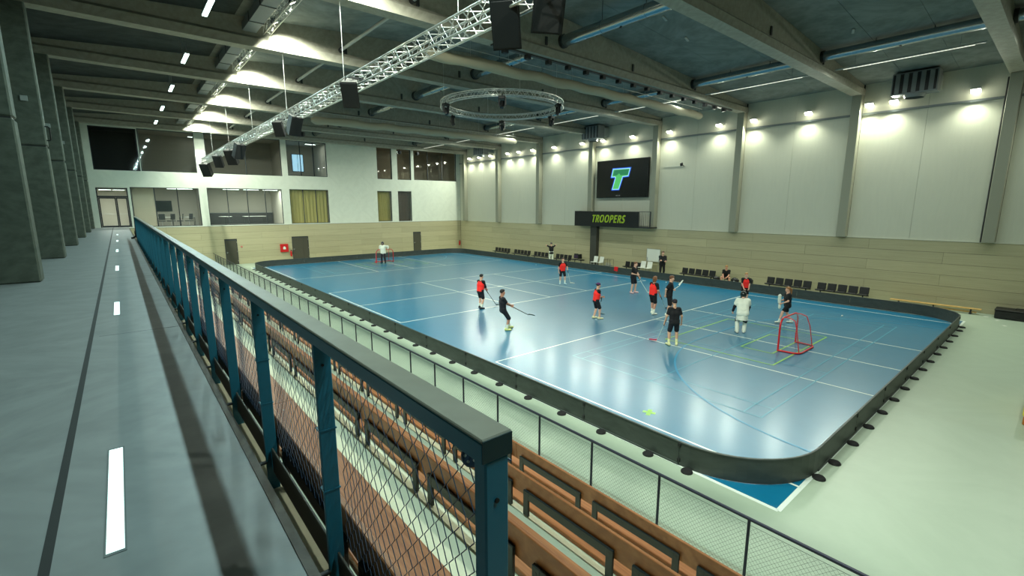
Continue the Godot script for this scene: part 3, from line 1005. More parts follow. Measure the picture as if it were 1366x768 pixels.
func make_fence() -> void:
	var o := thing("court_fence", "low dark tube fence with fine mesh between tribune and rink", "fence", Vector3(-12.1, 0.0, 20.35))
	part("top_rail", MB.new().cyl(Vector3(0, 1.05, -43.6), Vector3(0, 1.05, 1.75), 0.024, -1, 10), M.fence, o)
	part("bottom_rail", MB.new().cyl(Vector3(0, 0.08, -43.6), Vector3(0, 0.08, 1.75), 0.016, -1, 8), M.fence, o)
	var post := MB.new().cyl(Vector3(0, 0, 0), Vector3(0, 1.05, 0), 0.02, -1, 8).mesh()
	var foot := MB.new().box(Vector3(0, 0.006, 0), Vector3(0.12, 0.012, 0.12), Basis.IDENTITY, 0.003).mesh()
	var link := chain_link(1.24, 0.86, 0.062, 0.033, 0.0016, 0.0).mesh()
	var line := MB.new().cyl(Vector3(0.0, 0.97, -1.28), Vector3(0.0, 0.97, 0), 0.003, -1, 5).mesh()
	for k in 35:
		var z := 1.3 - 1.29 * k
		put("post", post, M.fence, o, at(Vector3(0, 0, z)))
		put("foot", foot, M.fence, o, at(Vector3(0, 0, z)))
		if k < 34:
			tag(put("wire_mesh", link, M.fence_wire, o, at(Vector3(0.0, 0.1, z - 1.265))), "fine pale wire mesh", "", "", "stuff")
			put("tension_wire", line, M.fence_wire, o, at(Vector3(0, 0, z)))


# ------------------------------------------------------------------ rink
func make_rink() -> void:
	var o := thing("floorball_rink", "low dark grey rink boards with rounded corners around the blue court", "rink boards")
	var R := 1.8
	var path := []   # [centre, outward, length] of every board section
	for s in [-1.0, 1.0]:
		var n := 15
		var l := (40.0 - 2 * R) / n
		for k in n:
			path.append([Vector3(10.0 * s, 0, -20 + R + l * (k + 0.5)), Vector3(s, 0, 0), l])
		n = 7
		l = (20.0 - 2 * R) / n
		for k in n:
			path.append([Vector3(-10 + R + l * (k + 0.5), 0, 20.0 * s), Vector3(0, 0, s), l])
	var meshes := {}
	for e in path:
		var l: float = e[2]
		if not meshes.has(l):
			# x along the board, z outward
			var b := MB.new()
			b.span(Vector3(-l * 0.5 + 0.004, 0.012, -0.012), Vector3(l * 0.5 - 0.004, 0.475, 0.012), 0.003)
			b.box(Vector3(0, 0.485, 0), Vector3(l - 0.008, 0.03, 0.045), Basis.IDENTITY, 0.008)
			b.box(Vector3(0, 0.03, 0.012), Vector3(l - 0.008, 0.035, 0.03), Basis.IDENTITY, 0.004)
			meshes[l] = b.mesh()
		var f: Vector3 = e[1]
		var bs := Basis(Vector3.UP.cross(f), Vector3.UP, f)
		var p := put("board", meshes[l], M.board, o, Transform3D(bs, e[0]))
		for s in [-0.25, 0.25]:
			put("foot", foot_mesh(), M.rubber, p, at(Vector3(l * s, 0, 0.0)))
		put("clip", clip_mesh(), M.black, p, at(Vector3(l * 0.5, 0, 0)))
	# rounded corners
	var cb := MB.new()
	var segs := 14
	for k in segs:
		var t0 := PI * 0.5 * k / segs
		var t1 := PI * 0.5 * (k + 1) / segs
		var prof := [Vector2(0.012, 0.012), Vector2(0.012, 0.47), Vector2(0.0225, 0.47), Vector2(0.0225, 0.492), Vector2(0.014, 0.5), Vector2(-0.014, 0.5), Vector2(-0.0225, 0.492), Vector2(-0.0225, 0.47), Vector2(-0.012, 0.47), Vector2(-0.012, 0.012)]
		for j in prof.size():
			var p: Vector2 = prof[j]
			var q: Vector2 = prof[(j + 1) % prof.size()]
			var nl := Vector2(q.y - p.y, p.x - q.x).normalized()
			var a := Vector3(cos(t0), 0, sin(t0))
			var c := Vector3(cos(t1), 0, sin(t1))
			var m := (a + c).normalized()
			cb.quad(a * (R + p.x) + Vector3.UP * p.y, c * (R + p.x) + Vector3.UP * p.y, c * (R + q.x) + Vector3.UP * q.y, a * (R + q.x) + Vector3.UP * q.y, m * nl.x + Vector3.UP * nl.y)
	var corner := cb.mesh()
	for q in [[1, 1, 0.0], [-1, 1, -PI * 0.5], [-1, -1, PI], [1, -1, PI * 0.5]]:
		var cn := put("corner_board", corner, M.board, o, at(Vector3((10 - R) * q[0], 0, (20 - R) * q[1]), q[2]))
		for t in [0.12, 1.45]:
			put("foot", foot_mesh(), M.rubber, cn, Transform3D(Basis(Vector3.UP, PI * 0.5 - t), Vector3(cos(t), 0, sin(t)) * R))


var _foot: ArrayMesh
var _clip: ArrayMesh


func foot_mesh() -> ArrayMesh:
	if _foot == null:
		var b := MB.new()
		b.lathe([Vector2(0.0, 0.05), Vector2(0.09, 0.045), Vector2(0.11, 0.02), Vector2(0.11, 0.0)], Vector3(0, 0, 0.12), Basis.IDENTITY, 14)
		b.box(Vector3(0, 0.03, 0.06), Vector3(0.05, 0.03, 0.1), Basis.IDENTITY, 0.005)
		_foot = b.mesh()
	return _foot


func clip_mesh() -> ArrayMesh:
	if _clip == null:
		var b := MB.new()
		b.box(Vector3(0, 0.43, 0.02), Vector3(0.06, 0.08, 0.025), Basis.IDENTITY, 0.004)
		b.box(Vector3(0, 0.12, 0.02), Vector3(0.06, 0.08, 0.025), Basis.IDENTITY, 0.004)
		_clip = b.mesh()
	return _clip


func make_goal(at_p: Vector3, turn: float, label: String) -> void:
	# mouth at z = 0, net towards +z; 1.6 wide, 1.15 high, 0.65 deep
	var o := thing("floorball_goal", label, "goal", at_p, turn)
	var r := 0.03
	var w := 0.8
	var h := 1.15
	var c := 0.3
	var pts := [Vector3(-w, 0, 0), Vector3(-w, h - c, 0)]
	for k in 7:
		var t := PI - PI * 0.5 * (k + 1) / 7.0
		pts.append(Vector3(-w + c + c * cos(t), h - c + c * sin(t), 0))
	for k in 8:
		var t := PI * 0.5 - PI * 0.5 * k / 7.0
		pts.append(Vector3(w - c + c * cos(t), h - c + c * sin(t), 0))
	pts.append(Vector3(w, 0, 0))
	part("mouth_frame", MB.new().tube(pts, r, 10), M.goal_red, o)
	var base := [Vector3(-w, 0.03, 0), Vector3(-w + 0.04, 0.03, 0.4)]
	for k in 7:
		var t := PI - PI * 0.5 * (k + 1) / 7.0
		base.append(Vector3(-w + 0.04 + 0.25 + 0.25 * cos(t), 0.03, 0.4 + 0.25 * sin(t)))
	for k in 8:
		var t := PI * 0.5 - PI * 0.5 * k / 7.0
		base.append(Vector3(w - 0.04 - 0.25 + 0.25 * cos(t), 0.03, 0.4 + 0.25 * sin(t)))
	base.append(Vector3(w, 0.03, 0))
	part("base_frame", MB.new().tube(base, r, 10), M.goal_red, o)
	for s in [-1.0, 1.0]:
		part("rear_stay", MB.new().tube([Vector3(s * (w - 0.18), 0.03, 0.6), Vector3(s * (w - 0.2), 0.75, 0.47), Vector3(s * (w - 0.26), h - 0.06, 0.36), Vector3(s * (w - 0.3), h, 0.2), Vector3(s * (w - 0.3), h, 0)], 0.016, 8), M.goal_red, o)
	# net: grid of cords over back, top and sides
	var net := MB.new()
	var prof := [Vector3(0, h - 0.01, 0.0), Vector3(0, h - 0.01, 0.2), Vector3(0, h - 0.07, 0.36), Vector3(0, 0.75, 0.47), Vector3(0, 0.4, 0.54), Vector3(0, 0.05, 0.6)]
	var nx := 22
	for k in nx + 1:
		var x := lerpf(-w + 0.12, w - 0.12, k / float(nx))
		for j in prof.size() - 1:
			net.wire(prof[j] + Vector3(x, 0, 0), prof[j + 1] + Vector3(x, 0, 0), 0.0022)
	for j in 24:
		var f := j / 23.0 * (prof.size() - 1)
		var q := mini(int(f), prof.size() - 2)
		var p: Vector3 = prof[q].lerp(prof[q + 1], f - q)
		net.wire(p + Vector3(-w + 0.12, 0, 0), p + Vector3(w - 0.12, 0, 0), 0.0022)
		for s in [-1.0, 1.0]:
			if p.y < h - 0.1:
				net.wire(Vector3(s * (w - 0.01), p.y, 0.02), Vector3(s * (w - 0.1), p.y, p.z), 0.0022)
	for s in [-1.0, 1.0]:
		for k in 6:
			var z := 0.09 * k + 0.04
			net.wire(Vector3(s * (w - 0.01 - 0.02 * k), 0.04, z), Vector3(s * (w - 0.02 - 0.025 * k), lerpf(1.0, 0.7, k / 6.0), z), 0.0022)
	tag(part("net", net, mat(Color(0.55, 0.62, 0.66), 0.7), o), "pale cord net", "", "", "stuff")


# ------------------------------------------------------------------ things beside the far boards
func make_benches() -> void:
	var seats: Node3D
	var starts := [[-15.8, 5], [-12.75, 5], [-9.85, 5], [-6.95, 4], [5.4, 5], [11.0, 5], [13.68, 5], [0.6, 3]]
	for k in starts.size():
		var e: Array = starts[k]
		var lab: String = ["black seat bench nearest the far corner", "black seat bench second from the far corner", "black seat bench third from the far corner", "black seat bench behind the person in white trousers", "black seat bench beside the person standing in dark clothes", "black seat bench beside the seated person's bags", "black seat bench next to the low wooden bench", "short black seat bench between the two pairs of white chairs"][k]
		var o := thing("seat_bench", lab, "bench", Vector3(11.75, 0, e[0]), 0.0, "black seat benches behind the far boards")
		o.scale = Vector3(1, 0.88, 1)
		var n: int = e[1]
		var pitch := 0.49
		part("beam", MB.new().span(Vector3(-0.04, 0.34, 0), Vector3(0.04, 0.4, pitch * n), 0.004), M.black, o)
		for s in [0.25, pitch * n - 0.25]:
			part("leg", MB.new().span(Vector3(-0.03, 0.02, s - 0.03), Vector3(0.03, 0.34, s + 0.03)).span(Vector3(-0.22, 0, s - 0.03), Vector3(0.22, 0.03, s + 0.03)), M.black, o)
		for j in n:
			var z := pitch * (j + 0.5)
			part("seat", MB.new().box(Vector3(-0.06, 0.43, z), Vector3(0.42, 0.05, 0.42), Basis(Vector3.BACK, -0.05), 0.02), M.black_seat, o)
			part("backrest", MB.new().box(Vector3(0.17, 0.64, z), Vector3(0.05, 0.42, 0.42), Basis(Vector3.BACK, -0.16), 0.02), M.black_seat, o)
	# white shell chairs
	var chair: Node3D
	for e in [[-2.25, 0], [-1.65, 0], [2.3, 1], [2.85, 1]]:
		var lab: String = "white shell chair in front of the dark wall strip" if e[1] == 0 else "white shell chair beside the short black seat bench"
		var grp := "white shell chairs behind the boards"
		if chair == null:
			chair = thing("shell_chair", lab, "chair", Vector3(11.6, 0, e[0]), 0.0, grp)
			part("seat", MB.new().box(Vector3(0, 0.45, 0), Vector3(0.42, 0.03, 0.44), Basis(Vector3.BACK, -0.06), 0.012), M.white, chair)
			part("backrest", MB.new().box(Vector3(0.24, 0.68, 0), Vector3(0.03, 0.46, 0.42), Basis(Vector3.BACK, -0.22), 0.012), M.white, chair)
			for sx in [-0.18, 0.18]:
				for sz in [-0.18, 0.18]:
					part("leg", MB.new().cyl(Vector3(sx, 0.43, sz), Vector3(sx * 1.2, 0, sz * 1.15), 0.012, -1, 6), M.alu, chair)
		else:
			copy(chair, Vector3(11.6, 0, e[0]), 0.0, lab)
	# two low office chairs and an equipment trolley
	for k in 2:
		var o := thing("swivel_chair", ["black swivel chair with purple jacket behind the boards", "black swivel chair turned sideways behind the boards"][k], "chair", Vector3(11.7, 0, [-4.45, -3.75][k]), [0.2, 1.3][k])
		part("seat", MB.new().box(Vector3(0, 0.46, 0), Vector3(0.46, 0.08, 0.46), Basis.IDENTITY, 0.03), M.black_seat, o)
		part("backrest", MB.new().box(Vector3(0.2, 0.74, 0), Vector3(0.06, 0.4, 0.42), Basis(Vector3.BACK, -0.12), 0.025), M.black_seat, o)
		part("column", MB.new().cyl(Vector3(0, 0.06, 0), Vector3(0, 0.43, 0), 0.03), M.dark_grey, o)
		var st := MB.new()
		for q in 5:
			var a := TAU * q / 5
			st.cyl(Vector3(0, 0.08, 0), Vector3(cos(a) * 0.3, 0.03, sin(a) * 0.3), 0.022, 0.016, 6)
		part("base", st, M.black, o)
		if k == 0:
			part("jacket", MB.new().box(Vector3(0.21, 0.68, 0), Vector3(0.13, 0.3, 0.46), Basis(Vector3.BACK, -0.12), 0.05), mat(Color(0.22, 0.16, 0.26), 0.9), o)
	var cart := thing("ball_cart", "grey wire cart with bottles beside the white chairs", "cart", Vector3(11.6, 0, -0.75))
	var fr := MB.new()
	for sx in [-0.22, 0.22]:
		for sz in [-0.3, 0.3]:
			fr.cyl(Vector3(sx, 0.06, sz), Vector3(sx, 0.8, sz), 0.012, -1, 6)
	for y in [0.3, 0.8]:
		fr.tube([Vector3(-0.22, y, -0.3), Vector3(0.22, y, -0.3), Vector3(0.22, y, 0.3), Vector3(-0.22, y, 0.3)], 0.01, 6, true)
	part("frame", fr, M.dark_grey, cart)
	part("shelf", MB.new().span(Vector3(-0.22, 0.29, -0.3), Vector3(0.22, 0.31, 0.3)), M.grey, cart)
	for sx in [-0.22, 0.22]:
		for sz in [-0.3, 0.3]:
			part("wheel", MB.new().cyl(Vector3(sx - 0.012, 0.04, sz), Vector3(sx + 0.012, 0.04, sz), 0.04, -1, 10), M.black, cart)
	for k in 3:
		tag(part("water_bottle", MB.new().lathe([Vector2(0.035, 0), Vector2(0.035, 0.16), Vector2(0.015, 0.2), Vector2(0.015, 0.23), Vector2(0, 0.23)], Vector3(11.6, 0.31, -0.95 + 0.18 * k), Basis.IDENTITY, 10), M.light_grey), "pale bottle standing in the grey wire cart", "bottle", "bottles in the wire cart")
	# bags beside the seated person
	for k in 3:
		var o := thing("sports_bag", ["black bag left of the seated person on the floor", "black bag with grey flash beside the seated person", "large black bag with white lettering patch by the seat bench"][k], "bag", Vector3(11.6, 0, [8.05, 9.25, 10.05][k]), 0.1 * k)
		var s: float = [0.85, 0.9, 1.1][k]
		part("body", MB.new().box(Vector3(0, 0.27 * s, 0), Vector3(0.4, 0.52, 0.5) * s, Basis(Vector3.BACK, -0.15), 0.12 * s), M.black_seat, o)
		part("strap", MB.new().tube([Vector3(-0.2 * s, 0.4 * s, -0.15 * s), Vector3(-0.26 * s, 0.55 * s, -0.05 * s), Vector3(-0.2 * s, 0.58 * s, 0.08 * s), Vector3(-0.18 * s, 0.45 * s, 0.18 * s)], 0.018, 6), M.dark_grey, o)
		if k > 0:
			var pm := PackedVector2Array([Vector2(-0.16, 0.08), Vector2(-0.06, 0.34), Vector2(0.0, 0.2), Vector2(0.1, 0.34), Vector2(0.17, 0.08), Vector2(0.08, 0.08), Vector2(0.06, 0.18), Vector2(0.0, 0.08), Vector2(-0.06, 0.18)])
			if k == 1:
				pm = PackedVector2Array([Vector2(-0.13, 0.08), Vector2(0.0, 0.34), Vector2(0.05, 0.3), Vector2(-0.07, 0.08)])
			part("patch", MB.new().prism(pm, Vector3(-0.2 * s - 0.03, 0.0, 0), Basis(Vector3(0, 0, 1), Vector3(0.15, 1, 0).normalized(), Vector3(-1, 0.15, 0).normalized()), 0.012), M.white if k == 2 else M.light_grey, o)
	# whiteboard on a stand
	var wb := thing("whiteboard", "white tactics board on a stand beside the person in dark clothes", "whiteboard", Vector3(12.3, 0, 2.82))
	part("panel", MB.new().span(Vector3(-0.015, 0.9, -0.55), Vector3(0.015, 1.8, 0.55), 0.006), M.white, wb)
	part("frame", MB.new().span(Vector3(-0.02, 0.88, -0.57), Vector3(0.02, 0.9, 0.57)).span(Vector3(-0.02, 1.8, -0.57), Vector3(0.02, 1.82, 0.57)).span(Vector3(-0.02, 0.9, -0.57), Vector3(0.02, 1.8, -0.55)).span(Vector3(-0.02, 0.9, 0.55), Vector3(0.02, 1.8, 0.57)), M.alu, wb)
	for s in [-0.5, 0.5]:
		part("leg", MB.new().cyl(Vector3(0.02, 1.3, s), Vector3(-0.25, 0, s), 0.014, -1, 6).cyl(Vector3(0.02, 1.3, s), Vector3(0.25, 0, s), 0.014, -1, 6), M.grey, wb)
	# red bib thrown over the boards
	var bib := MB.new()
	bib.box(Vector3(-0.035, 0.36, 0), Vector3(0.02, 0.3, 0.34), Basis(Vector3.RIGHT, 0.1), 0.008)
	bib.box(Vector3(0.0, 0.515, 0), Vector3(0.09, 0.02, 0.34), Basis(Vector3.RIGHT, 0.0), 0.008)
	bib.box(Vector3(0.035, 0.42, 0), Vector3(0.02, 0.2, 0.34), Basis(Vector3.RIGHT, -0.1), 0.008)
	var bn := part("red_bib", bib, mat(Color(0.86, 0.08, 0.09), 0.8))
	bn.position = Vector3(10.0, 0, 1.24)
	tag(bn, "red training bib hung over the far boards", "bib")
	# long low wooden bench and black box by the right wall
	var g := thing("gym_bench", "long low pale wooden gym bench along the right wall", "bench", Vector3(12.2, 0, 16.95))
	part("seat_board", MB.new().span(Vector3(-0.13, 0.23, 0), Vector3(0.13, 0.27, 3.35), 0.006), M.bench_wood, g)
	part("beam", MB.new().span(Vector3(-0.04, 0.06, 0.15), Vector3(0.04, 0.12, 3.2)), M.bench_wood, g)
	for z in [0.35, 1.68, 3.0]:
		part("foot", MB.new().span(Vector3(-0.15, 0, z - 0.04), Vector3(0.15, 0.06, z + 0.04)).span(Vector3(-0.05, 0.06, z - 0.03), Vector3(0.05, 0.23, z + 0.03)), M.dark_grey, g)
	var bxx := thing("black_box", "low black equipment box with lid against the right wall", "box", Vector3(12.2, 0, 21.6))
	part("body", MB.new().span(Vector3(-0.42, 0.02, -0.85), Vector3(0.42, 0.36, 0.85), 0.015), M.black, bxx)
	part("lid", MB.new().span(Vector3(-0.44, 0.36, -0.87), Vector3(0.44, 0.42, 0.87), 0.012), M.black, bxx)
	part("handle", MB.new().tube([Vector3(0, 0.42, -0.25), Vector3(0, 0.48, -0.22), Vector3(0, 0.48, 0.02), Vector3(0, 0.42, 0.05)], 0.02, 8), M.black, bxx)
	for k in 3:
		var st := part("tape_piece", MB.new().box(Vector3(0, 0.003, 0), Vector3(0.1, 0.004, 0.16), Basis(Vector3.UP, k * 1.1)), M.white)
		st.position = Vector3([11.9, 11.3, 10.2][k], 0, [20.5, 20.9, 21.2][k])
		tag(st, "small white paper scrap on the pale floor near the box", "paper", "paper scraps on the floor")
	var beamp := thing("vaulting_box", "yellow topped wooden box at the right edge of the pale floor", "box", Vector3(-1.22, 0, 22.84))
	part("body", MB.new().span(Vector3(-1.2, 0, -0.5), Vector3(1.2, 0.2, 0.9), 0.02), mat(Color(0.70, 0.42, 0.18), 0.6), beamp)
	part("top", MB.new().span(Vector3(-1.22, 0.2, -0.52), Vector3(1.22, 0.68, 0.92), 0.03), mat(Color(0.86, 0.80, 0.35), 0.6), beamp)
	# fire equipment on the far wall
	var hs := thing("hose_cabinet", "red fire hose cabinet with white symbol beside the wide door", "cabinet", Vector3(-6.9, 0.83, FAR_Z + 0.03))
	part("body", MB.new().span(Vector3(0, 0, 0), Vector3(0.66, 0.72, 0.16), 0.008), M.red, hs)
	part("symbol", MB.new().prism(PackedVector2Array([Vector2(0.22, 0.24), Vector2(0.22, 0.4), Vector2(0.3, 0.52), Vector2(0.4, 0.48), Vector2(0.44, 0.36), Vector2(0.44, 0.24)]), Vector3(0, 0, 0.16), Basis.IDENTITY, 0.004), M.white, hs)
	for e in [[-6.02, 0.4, "red fire extinguisher hung beside the wide door"], [-9.95, 1.42, "small red alarm button right of the single door"], [12.45, 0.45, "red fire extinguisher hung in the wall corner"]]:
		var x := thing("fire_extinguisher" if e[1] < 1.0 else "alarm_button", e[2], "extinguisher" if e[1] < 1.0 else "alarm", Vector3(e[0], e[1], FAR_Z + 0.12))
		if e[1] < 1.0:
			part("bottle", MB.new().lathe([Vector2(0.0, 0), Vector2(0.075, 0.01), Vector2(0.08, 0.05), Vector2(0.08, 0.42), Vector2(0.04, 0.5), Vector2(0.02, 0.52), Vector2(0, 0.52)], Vector3.ZERO, Basis.IDENTITY, 14), M.red, x)
			part("valve", MB.new().span(Vector3(-0.03, 0.52, -0.03), Vector3(0.06, 0.58, 0.03), 0.006), M.black, x)
			part("hose", MB.new().tube([Vector3(0.05, 0.55, 0), Vector3(0.12, 0.5, 0), Vector3(0.11, 0.3, 0.02), Vector3(0.09, 0.15, 0.02)], 0.014, 6), M.black, x)
		else:
			part("case", MB.new().span(Vector3(-0.06, 0, -0.09), Vector3(0.06, 0.12, -0.05), 0.008), M.red, x)
			part("button", MB.new().cyl(Vector3(0, 0.06, -0.05), Vector3(0, 0.06, -0.04), 0.025), M.white, x)


# ------------------------------------------------------------------ screen and balcony on the right wall
func make_screen() -> void:
	var o := thing("video_screen", "large black video screen showing a glowing green letter T", "screen", Vector3(12.48, 5.6, -0.53))
	part("casing", MB.new().span(Vector3(0, 0, -2.43), Vector3(0.2, 2.9, 2.43), 0.01), M.black, o)
	part("display", MB.new().span(Vector3(-0.006, 0.04, -2.39), Vector3(0.0, 2.86, 2.39)), mat(Color(0.02, 0.035, 0.035), 0.25), o)
	# slanted letter, drawn in the plane facing the hall: u to the right as seen from the hall (+z), v up
	var bs := Basis(Vector3(0, 0, 1), Vector3.UP, Vector3(-1, 0, 0))
	var tl := PackedVector2Array([Vector2(-0.85, 2.27), Vector2(0.92, 2.27), Vector2(0.72, 1.55), Vector2(0.2, 1.52), Vector2(-0.14, 0.56), Vector2(-0.92, 0.56), Vector2(-0.62, 1.52), Vector2(-1.02, 1.52)])
	part("logo_outline", MB.new().prism(tl, Vector3(-0.006, 0, 0), bs, 0.003), glow(Color(0.10, 0.40, 0.95), 1.0, Color(0.02, 0.03, 0.05)), o)
	var inner := Geometry2D.offset_polygon(tl, -0.06)[0]
	part("logo_edge", MB.new().prism(inner, Vector3(-0.009, 0, 0), bs, 0.003), glow(Color(0.70, 0.95, 1.0), 0.9, Color(0.05, 0.05, 0.05)), o)
	var fill := Geometry2D.offset_polygon(tl, -0.12)[0]
	part("logo_fill", MB.new().prism(fill, Vector3(-0.012, 0, 0), bs, 0.003), glow(Color(0.36, 0.86, 0.46), 0.75, Color(0.03, 0.05, 0.03)), o)
	var shade := PackedVector2Array([Vector2(-0.66, 2.12), Vector2(0.74, 2.12), Vector2(0.62, 1.7), Vector2(-0.05, 1.7), Vector2(-0.2, 1.86), Vector2(-0.42, 1.7), Vector2(-0.8, 1.7)])
	part("logo_band", MB.new().prism(shade, Vector3(-0.015, 0, 0), bs, 0.003), glow(Color(0.16, 0.62, 0.40), 0.6, Color(0.02, 0.04, 0.03)), o)
	for k in 3:
		part("dot", MB.new().span(Vector3(-0.01, 0.14, -0.42 + 0.16 * k), Vector3(-0.006, 0.18, -0.37 + 0.16 * k)), glow(Color(0.6, 0.65, 0.65), 0.6), o)
	area_light(o, Vector3(-0.05, 1.4, -0.1), Vector3.LEFT, Vector2(1.6, 1.6), 0.04, Color(0.45, 0.9, 0.8))
	var b := thing("commentary_balcony", "black fronted balcony with green lettering under the video screen", "balcony", Vector3(11.9, 3.32, -1.0))
	part("floor_slab", MB.new().span(Vector3(-0.02, 0, -3.72), Vector3(0.83, 0.1, 3.72)), M.dark_grey, b)
	part("front_panel", MB.new().span(Vector3(-0.05, 0.0, -3.72), Vector3(-0.02, 1.22, 2.72), 0.006), M.banner, b)
	part("side_panel", MB.new().span(Vector3(-0.02, 0.1, -3.72), Vector3(0.83, 1.22, -3.69)), M.banner, b)
	for k in 6:
		part("baluster", MB.new().cyl(Vector3(-0.03, 0.1, 2.78 + 0.17 * k), Vector3(-0.03, 1.2, 2.78 + 0.17 * k), 0.012, -1, 6), M.dark_grey, b)
	part("handrail", MB.new().cyl(Vector3(-0.03, 1.21, 2.72), Vector3(-0.03, 1.21, 3.7), 0.02, -1, 8), M.dark_grey, b)
	part("corner_post", MB.new().span(Vector3(-0.05, 0.1, 3.66), Vector3(-0.01, 1.22, 3.72)), M.dark_grey, b)
	var f := SystemFont.new()
	f.font_names = PackedStringArray(["Droid Sans"])
	f.font_weight = 800
	var tm := TextMesh.new()
	tm.text = "TROOPERS"
	tm.font = f
	tm.font_size = 64
	tm.pixel_size = 0.0103
	tm.depth = 0.02
	var lt := MeshInstance3D.new()
	lt.name = "lettering"
	lt.mesh = tm
	lt.material_override = M.lettering
	b.add_child(lt)
	# leaning letters, facing the hall
	lt.transform = Transform3D(Basis(Vector3(0, 0, 1), Vector3(0, 1.25, 0.28), Vector3(-1, 0, 0)), Vector3(-0.065, 0.62, -0.15))
	tag(lt, "leaning lime green lettering")
	var pl := thing("dark_pier", "dark grey pier on the boarded wall below the balcony", "pier", Vector3(12.6, 0, -3.05), 0.0, "", "structure")
	part("shaft", MB.new().span(Vector3(-0.25, 0, -0.33), Vector3(0.12, 3.3, 0.33), 0.01), M.dark_pier, pl)
	var cam := thing("wall_camera", "small black camera on an arm on the pale cladding", "camera", Vector3(12.72, 7.7, 4.6))
	part("arm", MB.new().cyl(Vector3(0, 0, -1.6), Vector3(0, 0, 0), 0.012, -1, 6), M.light_grey, cam)
	part("mount", MB.new().cyl(Vector3(0, 0, 0), Vector3(-0.3, 0.02, 0), 0.02, -1, 6), M.black, cam)
	part("body", MB.new().box(Vector3(-0.34, 0.08, 0), Vector3(0.22, 0.2, 0.12), Basis(Vector3.BACK, 0.3), 0.02), M.black, cam)


